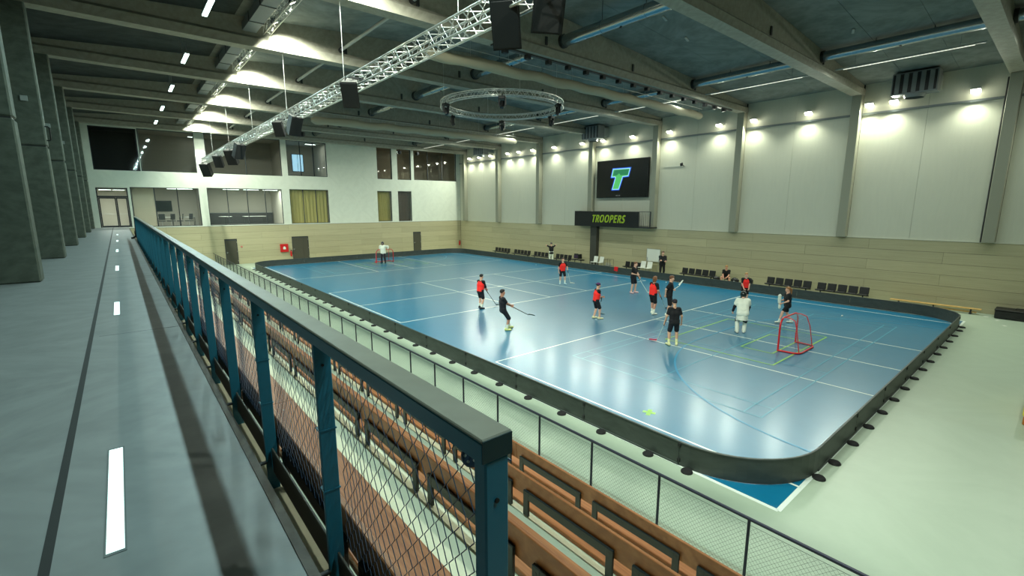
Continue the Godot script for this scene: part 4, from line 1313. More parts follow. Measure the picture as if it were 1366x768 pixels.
# ------------------------------------------------------------------ lamps
func make_lamps() -> void:
	# row over the gallery edge: one linear lamp per bay
	var nl := 0
	for z in [-17.9, -12.1, -6.05, -0.09, 5.92, 11.9, 17.9, 23.9]:
		nl += 1
		var o := thing("gallery_lamp", "slim white linear lamp above the gallery edge, %s from the far wall" % ORD[nl - 1], "lamp", Vector3(-15.2, 10.5, z), 0.0, "linear lamps above the gallery edge")
		part("housing", MB.new().span(Vector3(-0.08, 0.0, -0.75), Vector3(0.08, 0.08, 0.75), 0.01), M.grey, o)
		part("diffuser", MB.new().span(Vector3(-0.065, -0.03, -0.73), Vector3(0.065, 0.0, 0.73), 0.01), M.lamp_cool, o)
		for s in [-0.6, 0.6]:
			part("rod", MB.new().cyl(Vector3(0, 0.08, s), Vector3(0, 0.976, s), 0.008, -1, 6), M.grey, o)
		area_light(o, Vector3(0, -0.04, 0), Vector3.DOWN, Vector2(0.13, 1.46), GALLERY_POWER, Color(0.84, 1.0, 0.99))
	# floodlights in the lattice beside the cable duct
	for k in BEAMS.size() - 1:
		var za: float = BEAMS[k + 1] + 0.26
		var zb: float = BEAMS[k] - 0.26
		var d := thing("cable_duct", "square grey cable duct in the %s roof bay from the far wall" % ORD[BEAMS.size() - 2 - k], "duct", Vector3(-13.5, 11.2, za), 0.0, "cable ducts between roof beams")
		part("body", MB.new().span(Vector3(-0.22, -0.13, 0), Vector3(0.22, 0.16, zb - za)), M.grey, d)
		for s in [0.2, 0.5, 0.8]:
			part("hanger", MB.new().span(Vector3(-0.02, 0.16, (zb - za) * s), Vector3(0.02, 0.40, (zb - za) * s + 0.04)), M.dark_grey, d)
			part("joint", MB.new().span(Vector3(-0.235, -0.145, (zb - za) * s), Vector3(0.235, 0.175, (zb - za) * s + 0.05)), M.dark_grey, d)
		var t := thing("lamp_lattice", "short aluminium lamp lattice in the %s roof bay from the far wall" % ORD[BEAMS.size() - 2 - k], "lattice", Vector3(-12.95, 11.22, za), 0.0, "lamp lattices between roof beams")
		lattice(t, Vector3.ZERO, Vector3(0, 0, zb - za), 0.2, 0.3, 0.02, 0.01)
		for q in [0.75, 2.9]:
			var o := thing("floodlight", "floodlight %s lamp lattice, %s roof bay from the far wall" % ["at far end of" if q < 1.0 else "midway along", ORD[BEAMS.size() - 2 - k]], "lamp", Vector3(-12.8, 11.3, za + q), 0.0, "floodlights in the lamp lattices")
			part("housing", MB.new().lathe([Vector2(0.0, 0.2), Vector2(0.09, 0.19), Vector2(0.12, 0.12), Vector2(0.13, 0.0), Vector2(0.115, 0.0), Vector2(0.1, 0.05)], Vector3.ZERO, Basis(Vector3.BACK, 0.5), 14), M.dark_grey, o)
			part("lens", MB.new().lathe([Vector2(0.0, 0.01), Vector2(0.11, 0.012), Vector2(0.112, 0.03), Vector2(0, 0.035)], Vector3.ZERO, Basis(Vector3.BACK, 0.5), 14), M.lamp_warm, o)
			part("yoke", MB.new().tube([Vector3(-0.02, 0.1, -0.14), Vector3(0, 0.24, -0.13), Vector3(0, 0.24, 0.13), Vector3(-0.02, 0.1, 0.14)], 0.01, 6), M.black, o)
			spot_light(o, Basis(Vector3.BACK, 0.5) * Vector3(0, -0.03, 0), Vector3(0.4, -1.0, -0.45), 60.0, FLOOD_POWER, Color(0.97, 1.0, 0.93), 0.1)
	# paired floodlights on the right wall
	nl = 19
	for z in [23.0, 18.87, 15.95, 14.95, 12.16, 9.2, 7.05, 3.5, 0.4, -2.4, -4.6, -7.9, -10.7, -12.7, -14.4, -17.2, -19.2, -21.0]:
		nl -= 1
		var o := thing("wall_floodlight", "glaring floodlight high on the right wall, %s from the far corner" % ORD[nl - 1], "lamp", Vector3(12.45, 10.05, z), 0.0, "floodlights along the right wall")
		part("arm", MB.new().cyl(Vector3(0.28, 0.06, 0), Vector3(0.05, 0.06, 0), 0.015, -1, 6), M.grey, o)
		part("housing", MB.new().box(Vector3(0.0, 0.07, 0), Vector3(0.28, 0.08, 0.36), Basis(Vector3.BACK, -0.3), 0.015), M.light_grey, o)
		part("lens", MB.new().box(Vector3(-0.025, -0.01, 0), Vector3(0.24, 0.09, 0.33), Basis(Vector3.BACK, -0.3), 0.012), M.lamp_warm, o)
		spot_light(o, Vector3(-0.04, -0.075, 0), Vector3(-0.75, -1.0, 0), 74.0, WALL_POWER, Color(0.97, 1.0, 0.92), 0.08)
	# pale pipes, given an added glow and area light to brighten the court
	for k in BEAMS.size() - 1:
		var za: float = BEAMS[k + 1] + 0.5
		var zb: float = BEAMS[k] - 0.5
		var o := thing("glowing_pipe", "pale pipe with added glow beside the spiral duct, %s roof bay from the far wall" % ORD[BEAMS.size() - 2 - k], "lamp", Vector3(7.0, 10.78, za), 0.0, "pipes with added glow beside the spiral duct")
		part("rail", MB.new().span(Vector3(-0.035, 0.0, 0), Vector3(0.035, 0.06, zb - za), 0.006), M.light_grey, o)
		part("tube", MB.new().span(Vector3(-0.028, -0.02, 0.3), Vector3(0.028, 0.0, zb - za - 0.3)), M.pipe_glow, o)
		for s in [0.15, 0.85]:
			part("rod", MB.new().cyl(Vector3(0, 0.06, (zb - za) * s), Vector3(0, 0.75, (zb - za) * s), 0.006, -1, 5), M.grey, o)
		area_light(o, Vector3(0, -0.03, (zb - za) * 0.5), Vector3.DOWN, Vector2(0.056, zb - za - 0.6), ADDED_PIPE_POWER, Color(0.94, 1.0, 0.96))


# four-chord lattice from a to b (along z), given width, height, chord and lacing radius
func lattice(parent: Node, a: Vector3, b: Vector3, w: float, h: float, rc: float, rl: float) -> void:
	var l := b.z - a.z
	var cm := MB.new().cyl(Vector3(0, 0, 0), Vector3(0, 0, l), rc, -1, 8).mesh()
	for sx in [-0.5, 0.5]:
		for sy in [-0.5, 0.5]:
			put("chord", cm, M.alu, parent, at(a + Vector3(w * sx, h * sy, 0)))
	var n := maxi(4, int(absf(l) / (h * 0.75)))
	var lace := MB.new()
	for k in n:
		var z0 := l * k / n
		var z1 := l * (k + 1) / n
		var s := -0.5 if k % 2 == 0 else 0.5
		for sx in [-0.5, 0.5]:
			lace.cyl(a + Vector3(w * sx, h * s, z0), a + Vector3(w * sx, -h * s, z1), rl, -1, 5, false)
		for sy in [-0.5, 0.5]:
			lace.cyl(a + Vector3(w * s, h * sy, z0), a + Vector3(-w * s, h * sy, z1), rl, -1, 5, false)
	tag(part("lacing", lace, M.alu, parent), "", "", "", "stuff")


func speaker(p: Vector3, turn: float, tilt: float, s: float, label: String, group := "") -> void:
	var o := thing("loudspeaker", label, "loudspeaker", p, 0.0, group)
	var bs := Basis(Vector3.UP, turn) * Basis(Vector3.RIGHT, tilt)
	# trapezoid cabinet: wide grille in front (+z), narrow back
	var poly := PackedVector2Array([Vector2(-0.3, 0.26), Vector2(0.3, 0.26), Vector2(0.17, -0.24), Vector2(-0.17, -0.24)])
	for k in poly.size():
		poly[k] *= s
	var b := MB.new()
	b.prism(poly, bs * Vector3(0, -0.95 * s, 0), Basis(bs.x, bs.z, bs.y), 0.9 * s)
	part("cabinet", b, M.speaker, o)
	part("grille", MB.new().box(bs * Vector3(0, -0.5 * s, 0.265 * s), Vector3(0.54, 0.84, 0.03) * s, bs, 0.006), M.grille, o)
	for x in [-1.0, 1.0]:
		part("bracket", MB.new().tube([Vector3(0.12 * x * s, 0.06, 0), Vector3(0.14 * x * s, 0.0, 0), bs * Vector3(0.2 * x * s, -0.12 * s, 0)], 0.012, 6), M.dark_grey, o)
	part("arm", MB.new().span(Vector3(minf(0.0, -12.2 - p.x), 0.03, -0.03), Vector3(maxf(0.05, -12.2 - p.x), 0.07, 0.03)), M.dark_grey, o)
	part("top_plate", MB.new().box(bs * Vector3(0, -0.045 * s, 0), Vector3(0.5, 0.01, 0.44) * s, bs), M.speaker_trim, o)


func make_ceiling_gear() -> void:
	# long truss with loudspeakers
	var o := thing("lighting_truss", "long aluminium box truss hung lengthwise below the roof beams", "truss", Vector3(-12.38, 8.3, -20.5))
	lattice(o, Vector3.ZERO, Vector3(0, 0, 40.0), 0.33, 0.33, 0.025, 0.012)
	for k in BEAMS.size():
		var z: float = BEAMS[k]
		if z > 19.0 or z < -20.0:
			continue
		part("hanging_rod", MB.new().cyl(Vector3(0, 0.18, z + 20.5), Vector3(0, 2.3, z + 20.5), 0.012, -1, 6), M.alu, o)
	var sp := [
		[Vector3(-12.5, 8.36, 16.0), -0.9, 0.4, 0.82, "black loudspeaker in front of its twin at the near end of the truss"],
		[Vector3(-12.35, 8.45, 16.85), -0.5, 0.4, 0.85, "black loudspeaker beside its twin at the near end of the truss"],
		[Vector3(-12.8, 8.2, 9.9), -0.6, 0.45, 0.72, "single black loudspeaker under the middle of the truss"],
		[Vector3(-12.5, 8.2, 3.9), 0.3, 0.45, 0.75, "black loudspeaker turned to the court, nearer one of a pair on the truss"],
		[Vector3(-12.7, 8.2, 2.3), -0.7, 0.45, 0.62, "black loudspeaker, farther one of a pair on the truss"],
		[Vector3(-12.55, 8.2, -6.0), 0.4, 0.45, 0.85, "black loudspeaker above its neighbour near the far end of the truss"],
		[Vector3(-12.5, 8.2, -9.1), -0.7, 0.45, 0.95, "third black loudspeaker from the far end of the truss"],
		[Vector3(-12.55, 8.2, -13.2), -0.6, 0.45, 0.85, "second black loudspeaker from the far end of the truss"],
		[Vector3(-12.4, 8.2, -20.2), -0.7, 0.45, 1.1, "last black loudspeaker at the far end of the truss"]]
	for e in sp:
		speaker(e[0], e[1], e[2], e[3], e[4], "loudspeakers on the long truss")
	# round truss
	var rt := thing("round_truss", "circular aluminium truss hung level over the court", "truss", Vector3(-3.3, 9.6, 4.4))
	var R := 2.75
	for e in [[-0.13, -0.12], [0.13, -0.12], [-0.13, 0.12], [0.13, 0.12]]:
		var pts := []
		for k in 64:
			var a := TAU * k / 64
			pts.append(Vector3(cos(a) * (R + e[0]), e[1], sin(a) * (R + e[0])))
		part("chord", MB.new().tube(pts, 0.025, 6, true), M.alu, rt)
	var lace := MB.new()
	for k in 96:
		var a := TAU * k / 96
		var c := TAU * (k + 1) / 96
		var s := 1.0 if k % 2 == 0 else -1.0
		for e in [-0.13, 0.13]:
			lace.cyl(Vector3(cos(a) * (R + e), 0.12 * s, sin(a) * (R + e)), Vector3(cos(c) * (R + e), -0.12 * s, sin(c) * (R + e)), 0.011, -1, 5, false)
		for y in [-0.12, 0.12]:
			lace.cyl(Vector3(cos(a) * (R + 0.13 * s), y, sin(a) * (R + 0.13 * s)), Vector3(cos(c) * (R - 0.13 * s), y, sin(c) * (R - 0.13 * s)), 0.011, -1, 5, false)
	tag(part("lacing", lace, M.alu, rt), "", "", "", "stuff")
	for k in 4:
		var a := TAU * k / 4 + 0.4
		part("hanging_rod", MB.new().cyl(Vector3(cos(a) * R, 0.12, sin(a) * R), Vector3(cos(a) * R, roof_y(-3.3 + cos(a) * R) - 9.6, sin(a) * R), 0.01, -1, 6), M.alu, rt)
	for k in 6:
		var a := TAU * k / 6 + 0.15
		var m := thing("moving_head_lamp", "black moving head stage lamp hanging from the circular truss", "stage lamp", Vector3(-3.3 + cos(a) * (R + 0.13), 9.43, 4.4 + sin(a) * (R + 0.13)), a, "stage lamps on the circular truss")
		part("base", MB.new().box(Vector3(0, -0.07, 0), Vector3(0.3, 0.12, 0.22), Basis.IDENTITY, 0.02), M.black, m)
		for s in [-0.13, 0.13]:
			part("yoke_arm", MB.new().box(Vector3(s, -0.27, 0), Vector3(0.05, 0.3, 0.12), Basis.IDENTITY, 0.015), M.black, m)
		part("head", MB.new().lathe([Vector2(0, -0.16), Vector2(0.08, -0.15), Vector2(0.1, 0.1), Vector2(0.09, 0.14), Vector2(0, 0.13)], Vector3(0, -0.34, 0), Basis(Vector3.RIGHT, 0.4), 12), M.black, m)
		part("clamp", MB.new().cyl(Vector3(0, -0.01, 0), Vector3(0, 0.08, 0), 0.03, -1, 8), M.dark_grey, m)
	# cloth air ducts across the hall
	for e in [[7.2, -9.2, 9.9, 10.3, 0.22, "slack cream cloth air duct across the hall behind the near beam"], [-7.4, -8.4, 7.6, 10.08, 0.25, "slack cream cloth air duct across the far half of the hall"]]:
		var c := thing("cloth_duct", e[5], "air duct", Vector3(0, e[3], e[0]))
		var b := MB.new()
		var ns := 120
		var seg := 14
		for j in ns + 1:
			var f := j / float(ns)
			var x: float = lerpf(e[1], e[2], f)
			var slack := maxf(0.0, 1.0 - f * 2.2)
			var r: float = e[4] * (0.9 + 0.10 * sin(x * 1.9) * slack + 0.03 * sin(x * 5.3))
			if j == 0 or j == ns:
				r *= 0.35
			elif j == 1 or j == ns - 1:
				r *= 0.8
			var dy := -0.10 * slack * (0.5 + 0.5 * sin(x * 2.3 + 0.6)) + 0.02 * sin(x * 3.1)
			for s in seg + 1:
				var t := TAU * s / seg
				var nn := Vector3(0, cos(t), sin(t))
				b.vert(Vector3(x, dy + nn.y * r * (1.0 if nn.y > 0 else 1.1), nn.z * r), nn)
		for j in ns:
			for s in seg:
				var a := j * (seg + 1) + s
				var q := a + seg + 1
				b.i.append_array([a, q, a + 1, q, q + 1, a + 1])
		part("sleeve", b, M.cloth_duct, c)
		var rl := MB.new().cyl(Vector3(e[1], 0.4, 0), Vector3(e[2], 0.4, 0), 0.015, -1, 6)
		part("rail", rl, M.alu, c)
		var nh := 11 if e[0] > 0.0 else 10
		for k in nh:
			var x: float = lerpf(e[1] + 0.3, e[2] - 0.3, k / (nh - 1.0))
			part("hanger", MB.new().cyl(Vector3(x, 0.18, 0), Vector3(x, 0.4, 0), 0.005, -1, 5), M.alu, c)
			part("ceiling_wire", MB.new().cyl(Vector3(x, 0.4, 0), Vector3(x, roof_y(x) - e[3], 0), 0.004, -1, 5), M.alu, c)
	# spiral ducts through the beams
	for row in [[-3.6, 11.33, 0.22, "spiral air duct over the middle of the court, counting from the far wall"], [6.25, 11.28, 0.2, "spiral air duct near the right wall, counting from the far wall"]]:
		for k in BEAMS.size() - 1:
			var za: float = BEAMS[k + 1] + 0.16
			var zb: float = BEAMS[k] - 0.16
			var d := thing("spiral_duct", row[3] + ", %s bay" % ORD[BEAMS.size() - 2 - k], "air duct", Vector3(row[0], row[1], za), 0.0, row[3].split(",")[0].replace("air duct", "air ducts"))
			var l := zb - za
			var r: float = row[2]
			part("pipe", MB.new().cyl(Vector3(0, 0, 0.01), Vector3(0, 0, l - 0.01), r, -1, 24, false), M.galv, d)
			part("end_collar", MB.new().cyl(Vector3(0, 0, 0.0), Vector3(0, 0, 0.12), r + 0.035, -1, 24), M.dark_grey, d)
			part("end_collar", MB.new().cyl(Vector3(0, 0, l - 0.12), Vector3(0, 0, l), r + 0.035, -1, 24), M.dark_grey, d)
			for s in [0.35, 0.68]:
				part("seam_ring", MB.new().cyl(Vector3(0, 0, l * s), Vector3(0, 0, l * s + 0.05), r + 0.012, -1, 24), M.galv, d)
				part("clamp", MB.new().cyl(Vector3(0, r, l * s), Vector3(0, roof_y(row[0]) - row[1], l * s), 0.012, -1, 6), M.black, d)
			part("nozzle", MB.new().cyl(Vector3(0.0, -r - 0.03, l * 0.5), Vector3(0, -r + 0.05, l * 0.5), 0.05, -1, 10), M.dark_grey, d)
	# slanting sprinkler and cable pipes
	for k in BEAMS.size() - 1:
		var za: float = BEAMS[k + 1] + 0.16
		var zb: float = BEAMS[k] - 0.16
		if zb > 20.0:
			continue
		var p := thing("grey_pipe", "grey pipe over the left of the court, %s roof bay from the far wall" % ORD[BEAMS.size() - 2 - k], "pipe", Vector3(-10.2, 11.12, za), 0.0, "grey pipes over the left of the court")
		part("tube", MB.new().cyl(Vector3(0, 0, 0), Vector3(0, 0, zb - za), 0.06, -1, 12), M.light_grey, p)
		part("socket", MB.new().cyl(Vector3(0, 0, 0), Vector3(0, 0, 0.15), 0.1, -1, 12), M.dark_grey, p)
		part("socket", MB.new().cyl(Vector3(0, 0, zb - za - 0.15), Vector3(0, 0, zb - za), 0.1, -1, 12), M.dark_grey, p)
	# cable tray with black clips under the third beam
	var ct := thing("cable_tray", "dark cable tray with black clips along a roof beam", "cable tray", Vector3(-7.0, 10.545, 8.45))
	part("tray", MB.new().span(Vector3(0, 0, -0.08), Vector3(18.0, 0.05, 0.08)), M.dark_grey, ct)
	for k in 16:
		part("clip", MB.new().box(Vector3(0.6 + 1.1 * k, -0.07, 0), Vector3(0.22, 0.16, 0.2), Basis.IDENTITY, 0.02), M.black, ct)
	for k in 3:
		var x := thing("small_projector", "small black lamp head under the %s roof beam from the far wall" % ["second", "first", "first"][k], "lamp", Vector3([-6.5, 4.6, 6.6][k], 10.3, [-16.0, -22.1, -22.1][k] + 0.1), 0.0, "small lamp heads under far roof beams")
		part("head", MB.new().box(Vector3(0, -0.02, 0), Vector3(0.3, 0.34, 0.34), Basis.IDENTITY, 0.05), M.black, x)
		part("stem", MB.new().cyl(Vector3(0, 0.12, 0), Vector3(0, 0.3, 0), 0.02, -1, 6), M.black, x)
	# smoke detectors on the slabs
	for e in [[-0.9, 11.4], [1.4, 11.0], [4.9, 16.0], [-2.0, 4.9]]:
		var yy: float = lerpf(12.25, 11.12, (e[0] + 4.0) / 17.05)
		tag(part("sprinkler", MB.new().box(Vector3(e[0], yy - 0.02, e[1]), Vector3(0.5, 0.05, 0.09), Basis(Vector3.UP, 0.3), 0.01), M.light_grey), "short pale fitting stuck to the dark roof slab", "fitting", "pale fittings on the roof slabs")
	# fan heaters under the roof at the right wall
	for z in [16.85, -2.85, -17.9]:
		var lab: String = {16.85: "grey louvred fan heater above the wall lamps nearest the black box", -2.85: "grey louvred fan heater above the video screen", -17.9: "grey louvred fan heater near the far corner"}[z]
		var h := thing("fan_heater", lab, "heater", Vector3(11.35, 10.15, z), 0.0, "fan heaters by the right wall")
		part("case", MB.new().span(Vector3(0, 0, -0.85), Vector3(0.75, 0.98, 0.85), 0.02), M.heater, h)
		for k in 5:
			part("louvre", MB.new().box(Vector3(-0.02, 0.49, -0.62 + 0.31 * k), Vector3(0.05, 0.86, 0.17), Basis(Vector3.UP, 0.35), 0.008), M.heater, h)
		part("grille_recess", MB.new().span(Vector3(-0.012, 0.06, -0.8), Vector3(0.0, 0.92, 0.8)), M.black, h)
		part("fan_ring", MB.new().lathe([Vector2(0.36, -0.16), Vector2(0.42, -0.02), Vector2(0.42, 0.0), Vector2(0.3, 0.0), Vector2(0.0, -0.08)], Vector3(0.38, 0, 0), Basis.IDENTITY, 20), M.heater, h)
		part("air_box", MB.new().span(Vector3(0.75, 0.2, 0.2), Vector3(1.38, 0.85, 0.8)), M.light_grey, h)


# ------------------------------------------------------------------ people
class Field:
	# distance field on a grid; capsules and balls are joined with a smooth minimum and meshed as surface nets
	var lo: Vector3
	var h: float
	var nx: int
	var ny: int
	var nz: int
	var f := PackedFloat32Array()

	func _init(a: Vector3, b: Vector3, cell: float) -> void:
		lo = a
		h = cell
		nx = int(ceil((b.x - a.x) / cell)) + 1
		ny = int(ceil((b.y - a.y) / cell)) + 1
		nz = int(ceil((b.z - a.z) / cell)) + 1
		f.resize(nx * ny * nz)
		f.fill(10.0)

	func bounds(a: Vector3, b: Vector3, m: float) -> Array:
		var p := (a.min(b) - Vector3.ONE * m - lo) / h
		var q := (a.max(b) + Vector3.ONE * m - lo) / h
		return [maxi(0, int(p.x)), maxi(0, int(p.y)), maxi(0, int(p.z)), mini(nx - 1, int(q.x) + 1), mini(ny - 1, int(q.y) + 1), mini(nz - 1, int(q.z) + 1)]

	func capsule(a: Vector3, b: Vector3, ra: float, rb: float, k := 0.03) -> void:
		var e := bounds(a, b, maxf(ra, rb) + k + h * 2.0)
		var ba := b - a
		var l2 := maxf(ba.length_squared(), 1e-8)
		for x in range(e[0], e[3] + 1):
			for y in range(e[1], e[4] + 1):
				var row := (x * ny + y) * nz
				var p := lo + Vector3(x, y, e[2]) * h - a
				for z in range(e[2], e[5] + 1):
					var t := clampf(p.dot(ba) / l2, 0.0, 1.0)
					var d := (p - ba * t).length() - ra - (rb - ra) * t
					p.z += h
					var o := f[row + z]
					var g := k - absf(o - d)
					f[row + z] = minf(o, d) - (g * g / (4.0 * k) if g > 0.0 else 0.0)

	func ball(c: Vector3, r: Vector3, k := 0.02) -> void:
		var e := bounds(c - r, c + r, k + h * 2.0)
		var rm := minf(r.x, minf(r.y, r.z))
		for x in range(e[0], e[3] + 1):
			for y in range(e[1], e[4] + 1):
				var row := (x * ny + y) * nz
				for z in range(e[2], e[5] + 1):
					var p := (lo + Vector3(x, y, z) * h - c) / r
					var d := (p.length() - 1.0) * rm
					var o := f[row + z]
					var g := k - absf(o - d)
					f[row + z] = minf(o, d) - (g * g / (4.0 * k) if g > 0.0 else 0.0)

	func carve(c: Vector3, r: float) -> void:
		var e := bounds(c, c, r + h * 2.0)
		for x in range(e[0], e[3] + 1):
			for y in range(e[1], e[4] + 1):
				for z in range(e[2], e[5] + 1):
					var d := r - (lo + Vector3(x, y, z) * h - c).length()
					var q := (x * ny + y) * nz + z
					f[q] = maxf(f[q], d)

	func net(b: MB) -> MB:
		var id := PackedInt32Array()
		id.resize(nx * ny * nz)
		id.fill(-1)
		var sx := ny * nz
		var off := [0, 1, nz, nz + 1, sx, sx + 1, sx + nz, sx + nz + 1]
		var lim := h * 2.2
		var cells := PackedInt32Array()
		for x in nx - 1:
			for y in ny - 1:
				var row := (x * ny + y) * nz
				for z in nz - 1:
					var q := row + z
					if absf(f[q]) > lim:
						continue
					var c := [0.0, 0.0, 0.0, 0.0, 0.0, 0.0, 0.0, 0.0]
					var neg := 0
					for m in 8:
						c[m] = f[q + off[m]]
						if c[m] < 0.0:
							neg += 1
					if neg == 0 or neg == 8:
						continue
					var s := Vector3.ZERO
					var w := 0
					for m in 8:
						for ax in 3:
							var bit: int = [4, 2, 1][ax]
							if m & bit:
								continue
							var m2 := m | bit
							if (c[m] < 0.0) != (c[m2] < 0.0):
								var t: float = c[m] / (c[m] - c[m2])
								var p := Vector3((m >> 2) & 1, (m >> 1) & 1, m & 1)
								p[ax] = t
								s += p
								w += 1
					var g := Vector3(c[4] + c[5] + c[6] + c[7] - c[0] - c[1] - c[2] - c[3], c[2] + c[3] + c[6] + c[7] - c[0] - c[1] - c[4] - c[5], c[1] + c[3] + c[5] + c[7] - c[0] - c[2] - c[4] - c[6])
					id[q] = b.vert(lo + (Vector3(x, y, z) + s / w) * h, g.normalized())
					cells.append(q)
		for q in cells:
			for ax in 3:
				var d: int = [sx, nz, 1][ax]
				var u: int = [nz, 1, sx][ax]
				var v: int = [1, sx, nz][ax]
				if (f[q] < 0.0) == (f[q + d] < 0.0) or q - u - v < 0:
					continue
				var k := [id[q], id[q - u], id[q - u - v], id[q - v]]
				if k[1] < 0 or k[2] < 0 or k[3] < 0:
					continue
				if f[q] < 0.0:
					b.i.append_array([k[0], k[2], k[1], k[0], k[3], k[2]])
				else:
					b.i.append_array([k[0], k[1], k[2], k[0], k[2], k[3]])
		return b


var head_shape: MB
var hand_shape: MB
var skins := {}


func make_templates() -> void:
	var fd := Field.new(Vector3(-0.11, -0.15, -0.14), Vector3(0.11, 0.16, 0.15), 0.0055)
	fd.ball(Vector3(0, 0.03, -0.012), Vector3(0.076, 0.094, 0.096), 0.02)
	fd.capsule(Vector3(0, -0.02, 0.032), Vector3(0, -0.08, 0.045), 0.06, 0.04, 0.03)
	fd.capsule(Vector3(-0.03, -0.03, 0.055), Vector3(0.03, -0.03, 0.055), 0.032, 0.032, 0.02)
	fd.ball(Vector3(0, -0.092, 0.07), Vector3(0.022, 0.02, 0.02), 0.015)
	fd.capsule(Vector3(-0.034, 0.022, 0.078), Vector3(0.034, 0.022, 0.078), 0.014, 0.014, 0.012)
	fd.carve(Vector3(-0.031, 0.0, 0.1), 0.016)
	fd.carve(Vector3(0.031, 0.0, 0.1), 0.016)
	fd.ball(Vector3(-0.031, 0.001, 0.081), Vector3(0.0125, 0.0125, 0.0125), 0.002)
	fd.ball(Vector3(0.031, 0.001, 0.081), Vector3(0.0125, 0.0125, 0.0125), 0.002)
	fd.capsule(Vector3(0, 0.008, 0.092), Vector3(0, -0.028, 0.106), 0.009, 0.014, 0.008)
	fd.capsule(Vector3(-0.018, -0.058, 0.088), Vector3(0.018, -0.058, 0.088), 0.008, 0.008, 0.006)
	for s in [-1.0, 1.0]:
		fd.capsule(Vector3(s * 0.076, 0.015, -0.008), Vector3(s * 0.08, -0.025, -0.002), 0.015, 0.011, 0.008)
	fd.capsule(Vector3(0, -0.06, -0.02), Vector3(0, -0.145, -0.03), 0.056, 0.056, 0.03)
	head_shape = MB.new()
	head_shape.colored = true
	fd.net(head_shape)
	head_shape.c.clear()
	for p in head_shape.v:
		var c := Color(1, 1, 1)
		if p.z > 0.078 and absf(absf(p.x) - 0.031) < 0.012 and absf(p.y - 0.001) < 0.007:
			c = Color(0.12, 0.1, 0.1)
		elif p.z > 0.085 and absf(p.y + 0.058) < 0.009 and absf(p.x) < 0.024:
			c = Color(0.85, 0.5, 0.5)
		head_shape.c.append(c)
	# half closed hand: z along the fingers, palm towards +y, thumb at +x
	fd = Field.new(Vector3(-0.06, -0.04, -0.04), Vector3(0.085, 0.09, 0.19), 0.0045)
	fd.capsule(Vector3(0, 0, -0.035), Vector3(0, 0, 0.01), 0.026, 0.025, 0.015)
	var nm := [0.03, 0.01, -0.011, -0.031]
	var sc := [0.95, 1.05, 0.98, 0.8]
	for k in 4:
		var a := Vector3(nm[k] * 0.75, 0, 0.01)
		var b := Vector3(nm[k], -0.004, 0.085 - 0.006 * absf(k - 1.0))
		fd.capsule(a, b, 0.014, 0.0125, 0.012)
		var ang := 0.0
		var bend := [0.65, 0.85, 0.6]
		var ln := [0.042, 0.027, 0.022]
		var rr := [0.0095, 0.0088, 0.008, 0.0066]
		for j in 3:
			ang += bend[j]
			var c: Vector3 = b + Vector3(0, sin(ang), cos(ang)) * ln[j] * sc[k]
			fd.capsule(b, c, rr[j], rr[j + 1], 0.003)
			b = c
	fd.capsule(Vector3(0.018, 0.004, 0.015), Vector3(0.046, 0.018, 0.045), 0.014, 0.0115, 0.008)
	fd.capsule(Vector3(0.046, 0.018, 0.045), Vector3(0.052, 0.038, 0.07), 0.0108, 0.0095, 0.004)
	fd.capsule(Vector3(0.052, 0.038, 0.07), Vector3(0.04, 0.05, 0.092), 0.0095, 0.0075, 0.004)
	hand_shape = MB.new()
	fd.net(hand_shape)


func knee(a: Vector3, c: Vector3, l1: float, l2: float, pole: Vector3) -> Vector3:
	var d := c - a
	var l := clampf(d.length(), 0.05, l1 + l2 - 0.002)
	var u := d.normalized()
	var x := (l * l + l1 * l1 - l2 * l2) / (2.0 * l)
	var y := sqrt(maxf(l1 * l1 - x * x, 0.0))
	var side := (pole - u * pole.dot(u)).normalized()
	return a + u * x + side * y


func cloth(col: Color, rough := 0.85) -> StandardMaterial3D:
	var m := mat(col, rough)
	m.rim_enabled = true
	m.rim = 0.2
	return m


